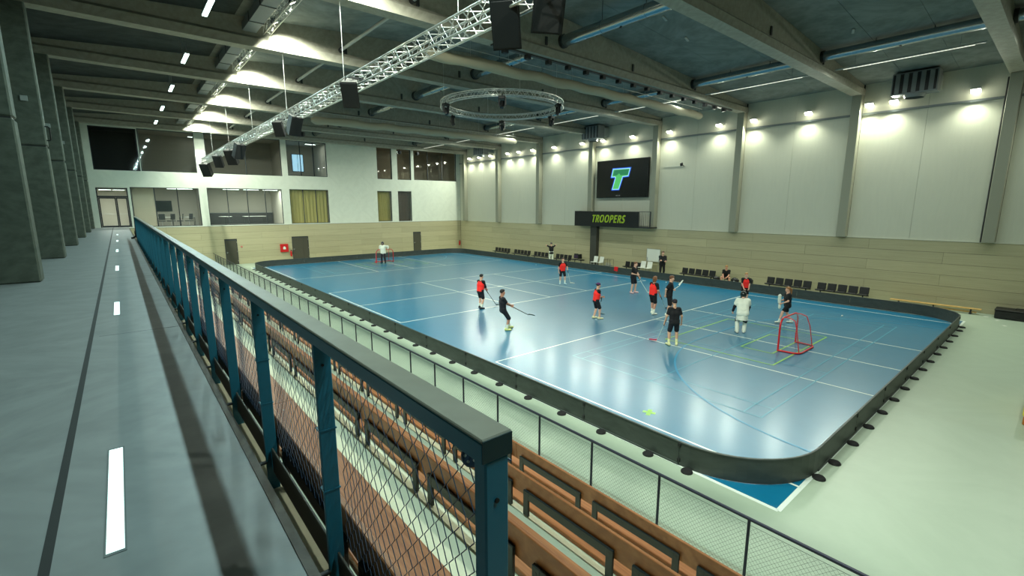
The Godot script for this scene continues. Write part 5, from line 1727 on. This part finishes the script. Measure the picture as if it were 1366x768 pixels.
func person(s: Dictionary) -> Node3D:
	var o := thing("person", s.label, "person")
	var sc: float = s.get("height", 1.75) / 1.75
	# image axes: "away" from and "right" of the viewer of the photograph, used only to say which way people face
	var phi := deg_to_rad(s.face)
	var away := Vector3(0.641, 0, -0.767)
	var right := Vector3(0.767, 0, 0.641)
	var fw := (away * cos(phi) + right * sin(phi)).normalized()
	o.transform = Transform3D(Basis(Vector3.UP.cross(fw), Vector3.UP, fw).scaled(Vector3.ONE * sc), s.pos)
	var inv := o.transform.affine_inverse()
	var X := Vector3.RIGHT
	var lean: float = s.get("lean", 0.06)
	var P: Vector3 = Vector3(0, 0.945, 0) + s.get("hip", Vector3.ZERO)
	var U := Vector3(s.get("tilt", 0.0), cos(lean), sin(lean)).normalized()
	var C := P + U * 0.3
	var SC := P + U * 0.46
	var HU := Vector3(0, cos(lean * 0.4), sin(lean * 0.4))
	var HC := SC + U * 0.06 + HU * 0.175 + Vector3(0, 0, 0.02)
	var legs := []
	for k in 2:
		var sd := 1.0 if k == 0 else -1.0
		var ft: Array = s.feet[k]     # [x, z, yaw, lift]
		var ank := Vector3(ft[0], 0.085 + ft[3], ft[1])
		var hp := P + X * sd * 0.09 - U * 0.02
		var fd := Vector3(sin(ft[2]), 0, cos(ft[2]))
		legs.append([hp, knee(hp, ank, 0.43, 0.425, fd + Vector3(sd * 0.12, 0, 0.2)), ank, fd])
	var arms := []
	for k in 2:
		var sd := 1.0 if k == 0 else -1.0
		var sh := SC + X * sd * 0.18
		var t: Variant = s.hands[k]
		var wr: Vector3 = inv * (t[0] as Vector3) if t is Array else t
		if (wr - sh).length() > 0.53:
			wr = sh + (wr - sh).normalized() * 0.53
		var el := knee(sh, wr, 0.29, 0.255, s.get("elbow", Vector3(0.5, -0.3, -0.8)) * Vector3(sd, 1, 1))
		arms.append([sh, el, wr, sd])
	var lo := HC - Vector3(0.3, 0, 0.3)
	var hi := HC + Vector3(0.3, 0.1, 0.3)
	for e in legs + arms:
		for j in 3:
			lo = lo.min(e[j])
			hi = hi.max(e[j])
	lo = (lo - Vector3.ONE * 0.24).max(Vector3(-9, -0.03, -9))
	hi += Vector3.ONE * 0.24
	# body
	var fd := Field.new(lo, hi, 0.017)
	fd.capsule(legs[0][0], legs[1][0], 0.1, 0.1, 0.05)
	for sd in [-1.0, 1.0]:
		fd.capsule(P + X * sd * 0.06, C + X * sd * 0.07, 0.1, 0.105, 0.05)
		fd.capsule(C + X * sd * 0.07, SC + X * sd * 0.1 - U * 0.02, 0.105, 0.07, 0.05)
	fd.capsule(SC - X * 0.16, SC + X * 0.16, 0.058, 0.058, 0.05)
	fd.capsule(SC, HC - HU * 0.08, 0.06, 0.054, 0.04)
	for e in legs:
		fd.capsule(e[0], e[1], 0.085, 0.056, 0.04)
		fd.capsule(e[1], e[2], 0.053, 0.036, 0.03)
		fd.capsule(e[1].lerp(e[2], 0.15) - e[3] * 0.012, e[1].lerp(e[2], 0.5) - e[3] * 0.012, 0.055, 0.045, 0.03)
		fd.capsule(e[2] - e[3] * 0.04 - Vector3(0, 0.045, 0), e[2] + e[3] * 0.15 - Vector3(0, 0.05, 0), 0.036, 0.03, 0.03)
	for e in arms:
		fd.capsule(e[0], e[1], 0.05, 0.04, 0.03)
		fd.capsule(e[1], e[2], 0.041, 0.027, 0.025)
	var b := MB.new()
	b.colored = true
	fd.net(b)
	var hb := Basis(Vector3.UP, s.get("look", 0.0)) * Basis(Vector3.RIGHT, lean * 0.4 + s.get("nod", 0.1))
	b.add(head_shape, Transform3D(hb, HC))
	for e in arms:
		var z: Vector3 = (e[2] - e[1]).normalized()
		var inward: Vector3 = -X * e[3]
		if s.get("palms_up", false):
			inward = Vector3.UP
		var y := (inward - z * inward.dot(z)).normalized()
		var x: Vector3 = y.cross(z) * e[3]
		var hm := hand_shape
		if e[3] < 0.0:
			hm = MB.new()
			hm.v = hand_shape.v
			hm.n = hand_shape.n
			var ii := PackedInt32Array()
			for q in range(0, hand_shape.i.size(), 3):
				ii.append_array([hand_shape.i[q], hand_shape.i[q + 2], hand_shape.i[q + 1]])
			hm.i = ii
		b.add(hm, Transform3D(Basis(x, y, z), e[2] + z * 0.02))
	var skin: Color = s.get("skin", Color(0.80, 0.60, 0.50))
	if not skins.has(skin):
		var m := mat(skin, 0.55)
		m.vertex_color_use_as_albedo = true
		skins[skin] = m
	part("body", b, skins[skin], o)
	# shirt
	var g := Field.new(lo, hi, 0.019)
	var w: float = s.get("loose", 0.014)
	g.capsule(P + X * 0.075 - U * 0.06, P - X * 0.075 - U * 0.06, 0.1 + w, 0.1 + w, 0.05)
	for sd in [-1.0, 1.0]:
		g.capsule(P + X * sd * 0.07 - U * 0.05, C + X * sd * 0.07, 0.1 + w, 0.107 + w, 0.05)
		g.capsule(C + X * sd * 0.07, SC + X * sd * 0.1 - U * 0.02, 0.107 + w, 0.07 + w, 0.05)
	g.capsule(SC - X * 0.165 - U * 0.005, SC + X * 0.165 - U * 0.005, 0.058 + w * 0.8, 0.058 + w * 0.8, 0.05)
	for e in arms:
		var cut: float = s.get("sleeve", 0.62)
		var en: Vector3 = e[0].lerp(e[1], minf(cut, 1.0))
		g.capsule(e[0], en, 0.058 + w, 0.05 + w, 0.04)
		if cut > 1.0:
			g.capsule(en, e[1].lerp(e[2], cut - 1.0), 0.05 + w, 0.034 + w, 0.03)
	part("shirt", g.net(MB.new()), cloth(s.top), o)
	if s.has("arm"):
		g = Field.new(lo, hi, 0.017)
		for e in arms:
			g.capsule(e[0].lerp(e[1], 0.45), e[1], 0.062, 0.056, 0.03)
			g.capsule(e[1], e[1].lerp(e[2], 0.95), 0.056, 0.046, 0.03)
		part("sleeve", g.net(MB.new()), cloth(s.arm), o)
	if s.has("bib"):
		g = Field.new(lo, hi, 0.019)
		for sd in [-1.0, 1.0]:
			g.capsule(P + X * sd * 0.07 - U * 0.03, C + X * sd * 0.072, 0.126, 0.134, 0.05)
			g.capsule(C + X * sd * 0.072, SC + X * sd * 0.085 - U * 0.03, 0.134, 0.096, 0.04)
		part("bib", g.net(MB.new()), cloth(s.bib), o)
	# shorts or trousers
	g = Field.new(lo, hi, 0.019)
	g.capsule(legs[0][0] + U * 0.05, legs[1][0] + U * 0.05, 0.115, 0.115, 0.04)
	for e in legs:
		var cut: float = s.get("leg_cut", 0.8)
		g.capsule(e[0], e[0].lerp(e[1], minf(cut, 1.0)), 0.105, 0.088 if cut < 1.0 else 0.075, 0.03)
		if cut > 1.0:
			g.capsule(e[1], e[1].lerp(e[2], cut - 1.0), 0.075, 0.06, 0.03)
	part("trousers" if s.get("leg_cut", 0.8) > 1.0 else "shorts", g.net(MB.new()), cloth(s.bottom), o)
	for e in legs:
		if s.has("sock"):
			g = Field.new(e[1].min(e[2]) - Vector3.ONE * 0.1, e[1].max(e[2]) + Vector3.ONE * 0.1, 0.014)
			var sr: float = s.get("pad", 0.0)
			g.capsule(e[1].lerp(e[2], s.get("sock_from", 0.55)), e[2], 0.05 + sr, 0.044 + sr, 0.02)
			part("sock", g.net(MB.new()), cloth(s.sock), o)
		g = Field.new(e[2] - Vector3(0.3, 0.12, 0.3), e[2] + Vector3(0.3, 0.12, 0.3), 0.012)
		var f0: Vector3 = e[2] - e[3] * 0.045 - Vector3(0, 0.04, 0)
		var f1: Vector3 = e[2] + e[3] * 0.165 - Vector3(0, 0.046, 0)
		g.capsule(f0, f1, 0.047, 0.039, 0.02)
		g.capsule(f0 + Vector3(0, 0.03, 0), e[2] + Vector3(0, 0.01, 0), 0.046, 0.046, 0.02)
		var sm := g.net(MB.new())
		for q in sm.v.size():
			var lowest: float = 0.002 + (e[2].y - 0.085)
			if sm.v[q].y < lowest:
				sm.v[q].y = lowest
		var sh := part("shoe", sm, cloth(s.get("shoe", Color(0.85, 0.85, 0.82)), 0.6), o)
		part("sole", MB.new().box((f0 + f1) * 0.5 + Vector3(0, -0.034, 0), Vector3(0.08, 0.018, 0.28), Basis(Vector3.UP.cross(e[3]), Vector3.UP, e[3]), 0.006), s.get("sole", M.rubber), sh)
	# hair and headgear
	var hc: Color = s.get("hair", Color(0.12, 0.08, 0.06))
	g = Field.new(Vector3(-0.16, -0.42, -0.34), Vector3(0.16, 0.2, 0.24), 0.013)
	g.ball(Vector3(0, 0.05, -0.03), Vector3(0.088, 0.09, 0.094), 0.02)
	g.ball(Vector3(0, 0.1, 0.03), Vector3(0.07, 0.038, 0.06), 0.03)
	var style: String = s.get("style", "short")
	if style == "ponytail":
		g.capsule(Vector3(0, 0.03, -0.11), Vector3(0, -0.02, -0.155), 0.035, 0.04, 0.02)
		g.capsule(Vector3(0, -0.02, -0.155), Vector3(0, -0.28, -0.14), 0.04, 0.018, 0.03)
		for sd in [-1.0, 1.0]:
			g.capsule(Vector3(sd * 0.08, 0.03, -0.02), Vector3(sd * 0.085, -0.04, -0.05), 0.022, 0.018, 0.02)
	elif style == "bob":
		for sd in [-1.0, 1.0]:
			g.capsule(Vector3(sd * 0.07, 0.03, -0.03), Vector3(sd * 0.075, -0.09, -0.03), 0.035, 0.03, 0.03)
		g.capsule(Vector3(0, 0.0, -0.08), Vector3(0, -0.1, -0.07), 0.06, 0.05, 0.03)
	if style == "helmet":
		g.ball(Vector3(0, 0.02, -0.01), Vector3(0.12, 0.135, 0.135), 0.02)
		g.capsule(Vector3(-0.06, -0.09, 0.08), Vector3(0.06, -0.09, 0.08), 0.035, 0.035, 0.03)
		g.carve(Vector3(0, -0.02, 0.16), 0.085)
	var hairb := MB.new()
	hairb.add(g.net(MB.new()), Transform3D(hb, HC))
	part("helmet" if style == "helmet" else "hair", hairb, cloth(hc, 0.6 if style != "helmet" else 0.35), o)
	if style == "helmet":
		var cage := MB.new()
		for k in 5:
			var y := -0.08 + 0.035 * k
			var pts := []
			for j in 9:
				var a := -1.0 + 2.0 * j / 8.0
				pts.append(HC + hb * Vector3(sin(a) * 0.1, y, 0.02 + cos(a) * 0.125))
			cage.tube(pts, 0.004, 5)
		part("face_cage", cage, M.alu, o)
	elif style == "cap":
		g = Field.new(Vector3(-0.15, -0.05, -0.2), Vector3(0.15, 0.22, 0.24), 0.012)
		g.ball(Vector3(0, 0.075, -0.015), Vector3(0.095, 0.075, 0.105), 0.01)
		g.ball(Vector3(0, 0.07, 0.12 * s.get("brim", 1.0)), Vector3(0.07, 0.014, 0.07), 0.01)
		var cb := MB.new()
		cb.add(g.net(MB.new()), Transform3D(hb, HC))
		part("cap", cb, cloth(s.cap), o)
	elif style == "band":
		part("headband", MB.new().lathe([Vector2(0.094, 0.045), Vector2(0.098, 0.055), Vector2(0.096, 0.08), Vector2(0.09, 0.085)], HC, hb * Basis(Vector3.RIGHT, -0.15), 18), cloth(s.cap), o)
	if s.has("knee_pad"):
		for e in legs:
			g = Field.new(e[1] - Vector3.ONE * 0.2, e[1] + Vector3.ONE * 0.2, 0.014)
			g.capsule(e[1] + Vector3(0, 0.05, 0), e[1] - Vector3(0, 0.07, 0), 0.088, 0.082, 0.02)
			part("knee_pad", g.net(MB.new()), cloth(s.knee_pad), o)
	if s.has("skirt"):
		var sk := MB.new()
		var pr := [Vector2(0.21, -0.32), Vector2(0.205, -0.2), Vector2(0.19, -0.02), Vector2(0.17, 0.12)]
		sk.lathe(pr, P, Basis.IDENTITY.scaled(Vector3(1, 1, 0.8)), 20)
		part("jersey_hem", sk, cloth(s.skirt), o)
	return o


func stick(a: Vector3, b: Vector3, blade_dir: Vector3, shaft: Color, blade: Color, label: String) -> void:
	# a: butt of the shaft, b: heel of the blade
	var o := thing("floorball_stick", label, "stick", b)
	var d := (a - b)
	part("shaft", MB.new().cyl(Vector3.ZERO, d, 0.013, 0.015, 8), mat(shaft, 0.4), o)
	part("grip", MB.new().cyl(d * 0.72, d * 1.0, 0.017, 0.018, 8), M.dark_grey, o)
	var u := blade_dir.normalized()
	var side := u.cross(d.normalized()).normalized()
	var up := side.cross(u).normalized()
	if up.y < 0.0:
		up = -up
	var bl := MB.new()
	var n := 6
	for k in n:
		var t0 := k / float(n)
		var t1 := (k + 1) / float(n)
		var q := []
		for t in [t0, t1]:
			var c: Vector3 = u * 0.27 * t + side * 0.05 * t * t
			q.append([c + up * 0.005, c + up * (0.085 - 0.03 * t)])
		for e in [1.0, -1.0]:
			var w: Vector3 = side * 0.008 * e
			bl.quad(q[0][0] + w, q[1][0] + w, q[1][1] + w, q[0][1] + w, side * e)
		bl.quad(q[0][1] - side * 0.008, q[1][1] - side * 0.008, q[1][1] + side * 0.008, q[0][1] + side * 0.008, up)
		bl.quad(q[0][0] - side * 0.008, q[1][0] - side * 0.008, q[1][0] + side * 0.008, q[0][0] + side * 0.008, -up)
	part("blade", bl, mat(blade, 0.5), o)


func make_people() -> void:
	make_templates()
	var red := Color(0.96, 0.16, 0.13)
	var navy := Color(0.035, 0.045, 0.085)
	var black := Color(0.022, 0.026, 0.035)
	var white := Color(0.88, 0.90, 0.84)
	var away := Vector3(0.641, 0, -0.767)
	var right := Vector3(0.767, 0, 0.641)
	var st := [[0.13, 0.02, 0.2, 0.0], [-0.13, -0.02, -0.2, 0.0]]
	var pale := Color(0.84, 0.66, 0.56)
	# 1: red bib, seen from behind and turned right
	var p := Vector3(-4.70, 0, 4.41)
	var a := p + right * 0.22 + away * 0.2 + Vector3(0, 0.95, 0)
	var b := p + right * 0.75 + away * 0.75 + Vector3(0, 0.02, 0)
	person({"label": "person in red bib with long black sleeves turned away, stick held low", "pos": p, "face": 40, "height": 1.7, "lean": 0.12, "hip": Vector3(0, -0.02, 0), "feet": [[0.15, 0.1, 0.3, 0.0], [-0.14, -0.1, -0.3, 0.0]], "hands": [[a], [a.lerp(b, 0.3)]], "sleeve": 1.2, "top": black, "bib": red, "bottom": navy, "sock": white, "shoe": Color(0.10, 0.12, 0.16), "hair": Color(0.06, 0.05, 0.05), "skin": pale})
	stick(a, b, right, Color(0.4, 0.45, 0.45), Color(0.55, 0.6, 0.6), "grey floorball stick of the person in red bib turned away")
	# 2: dark blue, leaning back
	p = Vector3(-6.29, 0, 8.29)
	a = p + right * 0.2 + away * 0.05 + Vector3(0, 1.0, 0)
	b = p + right * 0.95 + away * 0.55 + Vector3(0, 0.5, 0)
	person({"label": "person in dark blue shirt and shorts leaning back with stick held out", "pos": p, "face": 70, "height": 1.72, "lean": -0.06, "hip": Vector3(0, -0.06, -0.1), "feet": [[0.14, 0.22, 0.2, 0.02], [-0.12, 0.02, -0.2, 0.0]], "hands": [[a], [a.lerp(b, 0.3)]], "top": navy, "bottom": navy, "leg_cut": 0.92, "sock": white, "shoe": Color(0.82, 0.86, 0.55), "hair": Color(0.05, 0.04, 0.04), "skin": Color(0.72, 0.52, 0.42)})
	stick(a, b, right, Color(0.12, 0.12, 0.14), Color(0.35, 0.4, 0.4), "dark floorball stick of the person in dark blue")
	# 3: red bib, facing the viewer
	p = Vector3(3.57, 0, 1.94)
	a = p + right * 0.3 - away * 0.15 + Vector3(0, 1.0, 0)
	b = p + right * 0.55 + away * 0.3 + Vector3(0, 0.02, 0)
	person({"label": "person in red bib facing the gallery with a white stick", "pos": p, "face": 168, "height": 1.7, "feet": [[0.16, 0.06, 0.3, 0.0], [-0.16, 0.0, -0.4, 0.0]], "hands": [[a], Vector3(-0.28, 0.88, 0.06)], "top": black, "bib": red, "bottom": navy, "sock": white, "shoe": Color(0.70, 0.82, 0.86), "hair": Color(0.24, 0.15, 0.09), "skin": pale})
	stick(a, b, right, white, white, "white floorball stick of the red bibbed person facing the gallery")
	# 4: red bib, purple cap, in profile
	p = Vector3(-1.99, 0, 9.40)
	a = p + right * 0.26 + away * 0.12 + Vector3(0, 0.98, 0)
	b = p + right * 0.3 + away * 0.95 + Vector3(0, 0.02, 0)
	person({"label": "person in red bib and backward purple cap standing in profile", "pos": p, "face": 75, "height": 1.62, "lean": 0.14, "hip": Vector3(0, -0.02, -0.02), "feet": [[0.12, -0.06, 0.2, 0.0], [-0.12, 0.12, -0.1, 0.0]], "hands": [[a], [a.lerp(b, 0.25)]], "sleeve": 0.9, "top": navy, "bib": red, "bottom": navy, "leg_cut": 0.85, "sock": pale, "sock_from": 0.7, "shoe": Color(0.90, 0.88, 0.70), "style": "cap", "brim": -1.0, "cap": Color(0.32, 0.16, 0.36), "skin": pale})
	stick(a, b, right, Color(0.75, 0.8, 0.8), Color(0.7, 0.75, 0.75), "pale floorball stick of the person in purple cap")
	# 5: dark, facing the viewer and right, white stick
	p = Vector3(4.51, 0, 6.67)
	a = p + right * 0.12 - away * 0.25 + Vector3(0, 1.1, 0)
	b = p + right * 0.85 - away * 0.12 + Vector3(0, 0.02, 0)
	person({"label": "person in black shirt with fair hair holding a white stick down to the court", "pos": p, "face": 135, "height": 1.8, "lean": 0.15, "feet": [[0.15, 0.05, 0.3, 0.0], [-0.15, -0.02, -0.3, 0.0]], "hands": [[a.lerp(b, 0.3)], [a]], "top": black, "bottom": navy, "sock": pale, "sock_from": 0.75, "shoe": Color(0.88, 0.72, 0.72), "hair": Color(0.42, 0.26, 0.14), "skin": pale})
	stick(a, b, right, white, white, "white floorball stick of the fair haired person in black")
	# 6: two close together
	p = Vector3(0.72, 0, 10.48)
	person({"label": "person in red bib half hidden behind another in black", "pos": p, "face": 60, "height": 1.76, "lean": 0.1, "feet": [[0.12, 0.12, 0.2, 0.0], [-0.13, -0.06, -0.2, 0.0]], "hands": [Vector3(0.2, 0.95, 0.3), Vector3(-0.22, 0.92, 0.2)], "top": black, "bib": red, "bottom": black, "sock": white, "sock_from": 0.4, "shoe": white, "hair": Color(0.45, 0.28, 0.15), "style": "bob", "skin": Color(0.75, 0.55, 0.46)})
	stick(p + right * 0.45 + away * 0.3 + Vector3(0, 0.8, 0), p + right * 1.0 + away * 1.2 + Vector3(0, 0.02, 0), right, white, Color(0.2, 0.25, 0.3), "white floorball stick of the half hidden person")
	p = Vector3(1.10, 0, 11.08)
	a = p - right * 0.22 - away * 0.12 + Vector3(0, 0.98, 0)
	b = p + right * 0.38 - away * 0.2 + Vector3(0, 1.42, 0)
	person({"label": "person in loose black shirt holding a white stick raised", "pos": p, "face": 110, "height": 1.82, "lean": 0.08, "feet": [[0.14, 0.08, 0.3, 0.0], [-0.14, -0.05, -0.2, 0.0]], "hands": [[a.lerp(b, 0.55)], [a]], "top": black, "loose": 0.03, "bottom": black, "leg_cut": 0.95, "sock": white, "sock_from": 0.45, "shoe": white, "hair": Color(0.40, 0.24, 0.13), "skin": pale})
	stick(a, b, Vector3(0.4, 0.7, 0.3), white, white, "white floorball stick raised across a black shirt")
	# 7: dark, seen from behind
	p = Vector3(-2.99, 0, 13.81)
	a = p - right * 0.05 + away * 0.25 + Vector3(0, 0.98, 0)
	b = p - right * 0.42 + away * 0.55 + Vector3(0, 0.02, 0)
	person({"label": "person in black shirt and shorts seen from behind with a pink bladed stick", "pos": p, "face": 0, "height": 1.66, "lean": 0.12, "feet": [[0.16, 0.0, 0.25, 0.0], [-0.14, 0.02, -0.3, 0.0]], "hands": [[p - right * 0.33 + away * 0.1 + Vector3(0, 0.78, 0)], Vector3(-0.32, 0.84, 0.1)], "top": Color(0.035, 0.05, 0.065), "bottom": navy, "sock": Color(0.88, 0.88, 0.66), "sock_from": 0.5, "shoe": Color(0.88, 0.88, 0.66), "hair": Color(0.10, 0.07, 0.08), "style": "cap", "cap": Color(0.10, 0.08, 0.12), "brim": 1.0, "skin": Color(0.82, 0.64, 0.52)})
	stick(p - right * 0.26 + away * 0.06 + Vector3(0, 0.95, 0), b, -right, Color(0.78, 0.85, 0.86), Color(0.90, 0.30, 0.42), "pale floorball stick with pink blade")
	# 8: goalkeeper near the close goal
	person({"label": "goalkeeper in white jersey and pads with black helmet near the red goal", "pos": Vector3(0.56, 0, 14.62), "face": 20, "height": 1.72, "lean": 0.42, "hip": Vector3(0, -0.05, -0.1), "feet": [[0.14, 0.02, 0.2, 0.0], [-0.12, 0.1, -0.2, 0.0]], "hands": [Vector3(0.34, 0.78, 0.28), Vector3(-0.25, 0.82, 0.38)], "sleeve": 0.5, "arm": navy, "loose": 0.045, "top": white, "bottom": white, "leg_cut": 1.25, "sock": white, "sock_from": 0.1, "pad": 0.03, "shoe": white, "style": "helmet", "hair": Color(0.04, 0.10, 0.09), "skin": pale, "skirt": white, "knee_pad": Color(0.08, 0.09, 0.16)})
	# 9: red bib by the far boards
	p = Vector3(6.52, 0, 12.08)
	person({"label": "fair haired person in red bib facing the gallery near the far boards", "pos": p, "face": 190, "height": 1.58, "lean": 0.1, "feet": [[0.13, 0.0, 0.2, 0.0], [-0.13, 0.03, -0.2, 0.0]], "hands": [Vector3(0.13, 0.82, 0.26), Vector3(-0.12, 0.8, 0.26)], "top": black, "bib": red, "bottom": black, "sock": white, "shoe": Color(0.1, 0.1, 0.12), "hair": Color(0.66, 0.48, 0.26), "skin": pale})
	# 10: walking left behind the goal
	p = Vector3(3.6, 0, 15.15)
	person({"label": "person in black with long fair ponytail walking past the red goal", "pos": p, "face": -85, "height": 1.6, "lean": 0.05, "hip": Vector3(0, -0.03, 0), "feet": [[0.1, 0.36, 0.1, 0.05], [-0.1, -0.28, -0.1, 0.02]], "hands": [Vector3(0.12, 0.98, 0.3), Vector3(-0.1, 1.05, 0.28)], "top": black, "bottom": black, "leg_cut": 0.7, "sock": white, "sock_from": 0.8, "shoe": white, "hair": Color(0.56, 0.38, 0.20), "style": "ponytail", "skin": Color(0.86, 0.66, 0.56)})
	var tw := MB.new()
	tw.box(Vector3(0, 0.12, 0), Vector3(0.16, 0.42, 0.12), Basis(Vector3.BACK, 0.1), 0.05)
	tw.box(Vector3(0.02, -0.16, 0.02), Vector3(0.13, 0.3, 0.1), Basis(Vector3.BACK, -0.1), 0.045)
	var twn := part("towel", tw, cloth(white))
	twn.position = p - right * 0.36 + Vector3(0, 0.95, 0)
	tag(twn, "white bundled towel held by the person with ponytail", "towel")
	# 11: goalkeeper in the far goal
	person({"label": "goalkeeper in white jersey and dark trousers in the far goal", "pos": Vector3(-0.37, 0, -16.0), "face": 185, "height": 1.85, "feet": [[0.14, 0.0, 0.2, 0.0], [-0.14, 0.0, -0.2, 0.0]], "hands": [Vector3(0.36, 1.12, -0.16), Vector3(-0.36, 1.12, -0.16)], "sleeve": 1.6, "loose": 0.04, "top": white, "bottom": Color(0.10, 0.10, 0.14), "leg_cut": 1.9, "shoe": black, "style": "helmet", "hair": Color(0.10, 0.08, 0.14), "skin": pale})
	# 12: black shirt and white trousers behind the boards
	person({"label": "person in black shirt and white trousers behind the far boards", "pos": Vector3(10.9, 0, -6.5), "face": -10, "height": 1.8, "feet": [[0.12, 0.0, 0.2, 0.0], [-0.12, 0.0, -0.2, 0.0]], "hands": [Vector3(0.18, 1.45, 0.12), Vector3(-0.18, 1.45, 0.12)], "elbow": Vector3(1.0, 0.3, -0.2), "top": black, "bottom": white, "leg_cut": 1.9, "hair": Color(0.30, 0.30, 0.30), "skin": pale})
	# 13: dark clothes beside the whiteboard
	person({"label": "person in long dark clothes with folded arms beside the whiteboard", "pos": Vector3(11.1, 0, 4.35), "face": 190, "height": 1.82, "feet": [[0.1, 0.0, 0.2, 0.0], [-0.1, 0.0, -0.2, 0.0]], "hands": [Vector3(-0.06, 1.16, 0.24), Vector3(0.08, 1.12, 0.26)], "elbow": Vector3(0.8, -0.6, 0.1), "sleeve": 1.85, "loose": 0.025, "top": black, "bottom": black, "leg_cut": 1.95, "shoe": white, "hair": Color(0.35, 0.24, 0.18), "skin": pale})
	# 14: seated behind the boards
	var so := thing("stool", "low black stool under the seated person behind the boards", "stool", Vector3(11.65, 0, 8.68))
	part("seat", MB.new().lathe([Vector2(0, 0.33), Vector2(0.19, 0.33), Vector2(0.2, 0.35), Vector2(0.19, 0.38), Vector2(0, 0.385)], Vector3.ZERO), M.black_seat, so)
	for k in 4:
		var t := TAU * k / 4 + 0.4
		part("leg", MB.new().cyl(Vector3(cos(t) * 0.12, 0.33, sin(t) * 0.12), Vector3(cos(t) * 0.18, 0, sin(t) * 0.18), 0.014, -1, 6), M.dark_grey, so)
	person({"label": "person in black shirt sitting bent forward with bare knees", "pos": Vector3(11.65, 0, 8.68), "face": 215, "height": 1.72, "lean": 0.42, "hip": Vector3(0, -0.45, 0), "feet": [[0.24, 0.36, 0.3, 0.0], [-0.24, 0.36, -0.3, 0.0]], "hands": [Vector3(0.1, 0.52, 0.5), Vector3(-0.1, 0.5, 0.5)], "top": black, "bottom": black, "leg_cut": 0.6, "sock": Color(0.85, 0.35, 0.2), "sock_from": 0.75, "shoe": Color(0.85, 0.35, 0.18), "hair": Color(0.62, 0.46, 0.25), "skin": Color(0.82, 0.60, 0.50)})
	# balls on the court
	for e in [[5.2, 8.0, "near the fair haired person in black"], [9.2, 5.9, "by the far boards below the whiteboard"], [8.9, -6.3, "before the person in white trousers"], [6.9, 16.3, "between the red goal and the far boards"]]:
		tag(part("floorball", MB.new().lathe([Vector2(0.0, 0.0), Vector2(0.02, 0.006), Vector2(0.034, 0.024), Vector2(0.036, 0.036), Vector2(0.034, 0.048), Vector2(0.02, 0.066), Vector2(0, 0.072)], Vector3(e[0], 0.004, e[1]), Basis.IDENTITY, 12), M.white), "white floorball on the blue court " + str(e[2]), "ball", "white balls on the court")


func _ready() -> void:
	rng.seed = 7
	make_camera()
	make_materials()
	M.lamp_floor = glow(Color(0.85, 1.0, 0.97), 1.3)
	M.pipe_glow = glow(Color(1.0, 1.0, 0.9), 0.75)  # glow added to the pipes, in place of their highlights
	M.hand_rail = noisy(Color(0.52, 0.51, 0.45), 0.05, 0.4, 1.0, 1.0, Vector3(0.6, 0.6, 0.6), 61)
	M.end_cap = mat(Color(0.07, 0.20, 0.22), 0.5)
	M.rail_low = mat(Color(0.28, 0.27, 0.24), 0.45, 0.1)
	M.black_seat = mat(Color(0.035, 0.045, 0.045), 0.5)
	M.banner = mat(Color(0.055, 0.065, 0.065), 0.45)
	M.lettering = mat(Color(0.62, 0.72, 0.16), 0.5)
	M.corridor = mat(Color(0.82, 0.80, 0.74), 0.7)
	M.dark_pier = mat(Color(0.25, 0.25, 0.22), 0.6)
	M.speaker = mat(Color(0.035, 0.04, 0.04), 0.55)
	M.grille = mat(Color(0.05, 0.055, 0.055), 0.7)
	M.speaker_trim = mat(Color(0.30, 0.30, 0.29), 0.5)
	M.heater = mat(Color(0.46, 0.48, 0.48), 0.45)
	make_floor()
	make_far_wall()
	make_rooms()
	make_right_wall()
	make_left_side()
	make_ceiling()
	make_lamps()
	make_tribune()
	make_railing()
	make_fence()
	make_rink()
	make_goal(Vector3(0, 0.003, 16.5), 0.0, "red framed floorball goal with pale net near the white goalkeeper")
	make_goal(Vector3(0, 0.003, -16.5), PI, "red framed floorball goal at the far end")
	make_screen()
	make_ceiling_gear()
	make_benches()
	make_people()
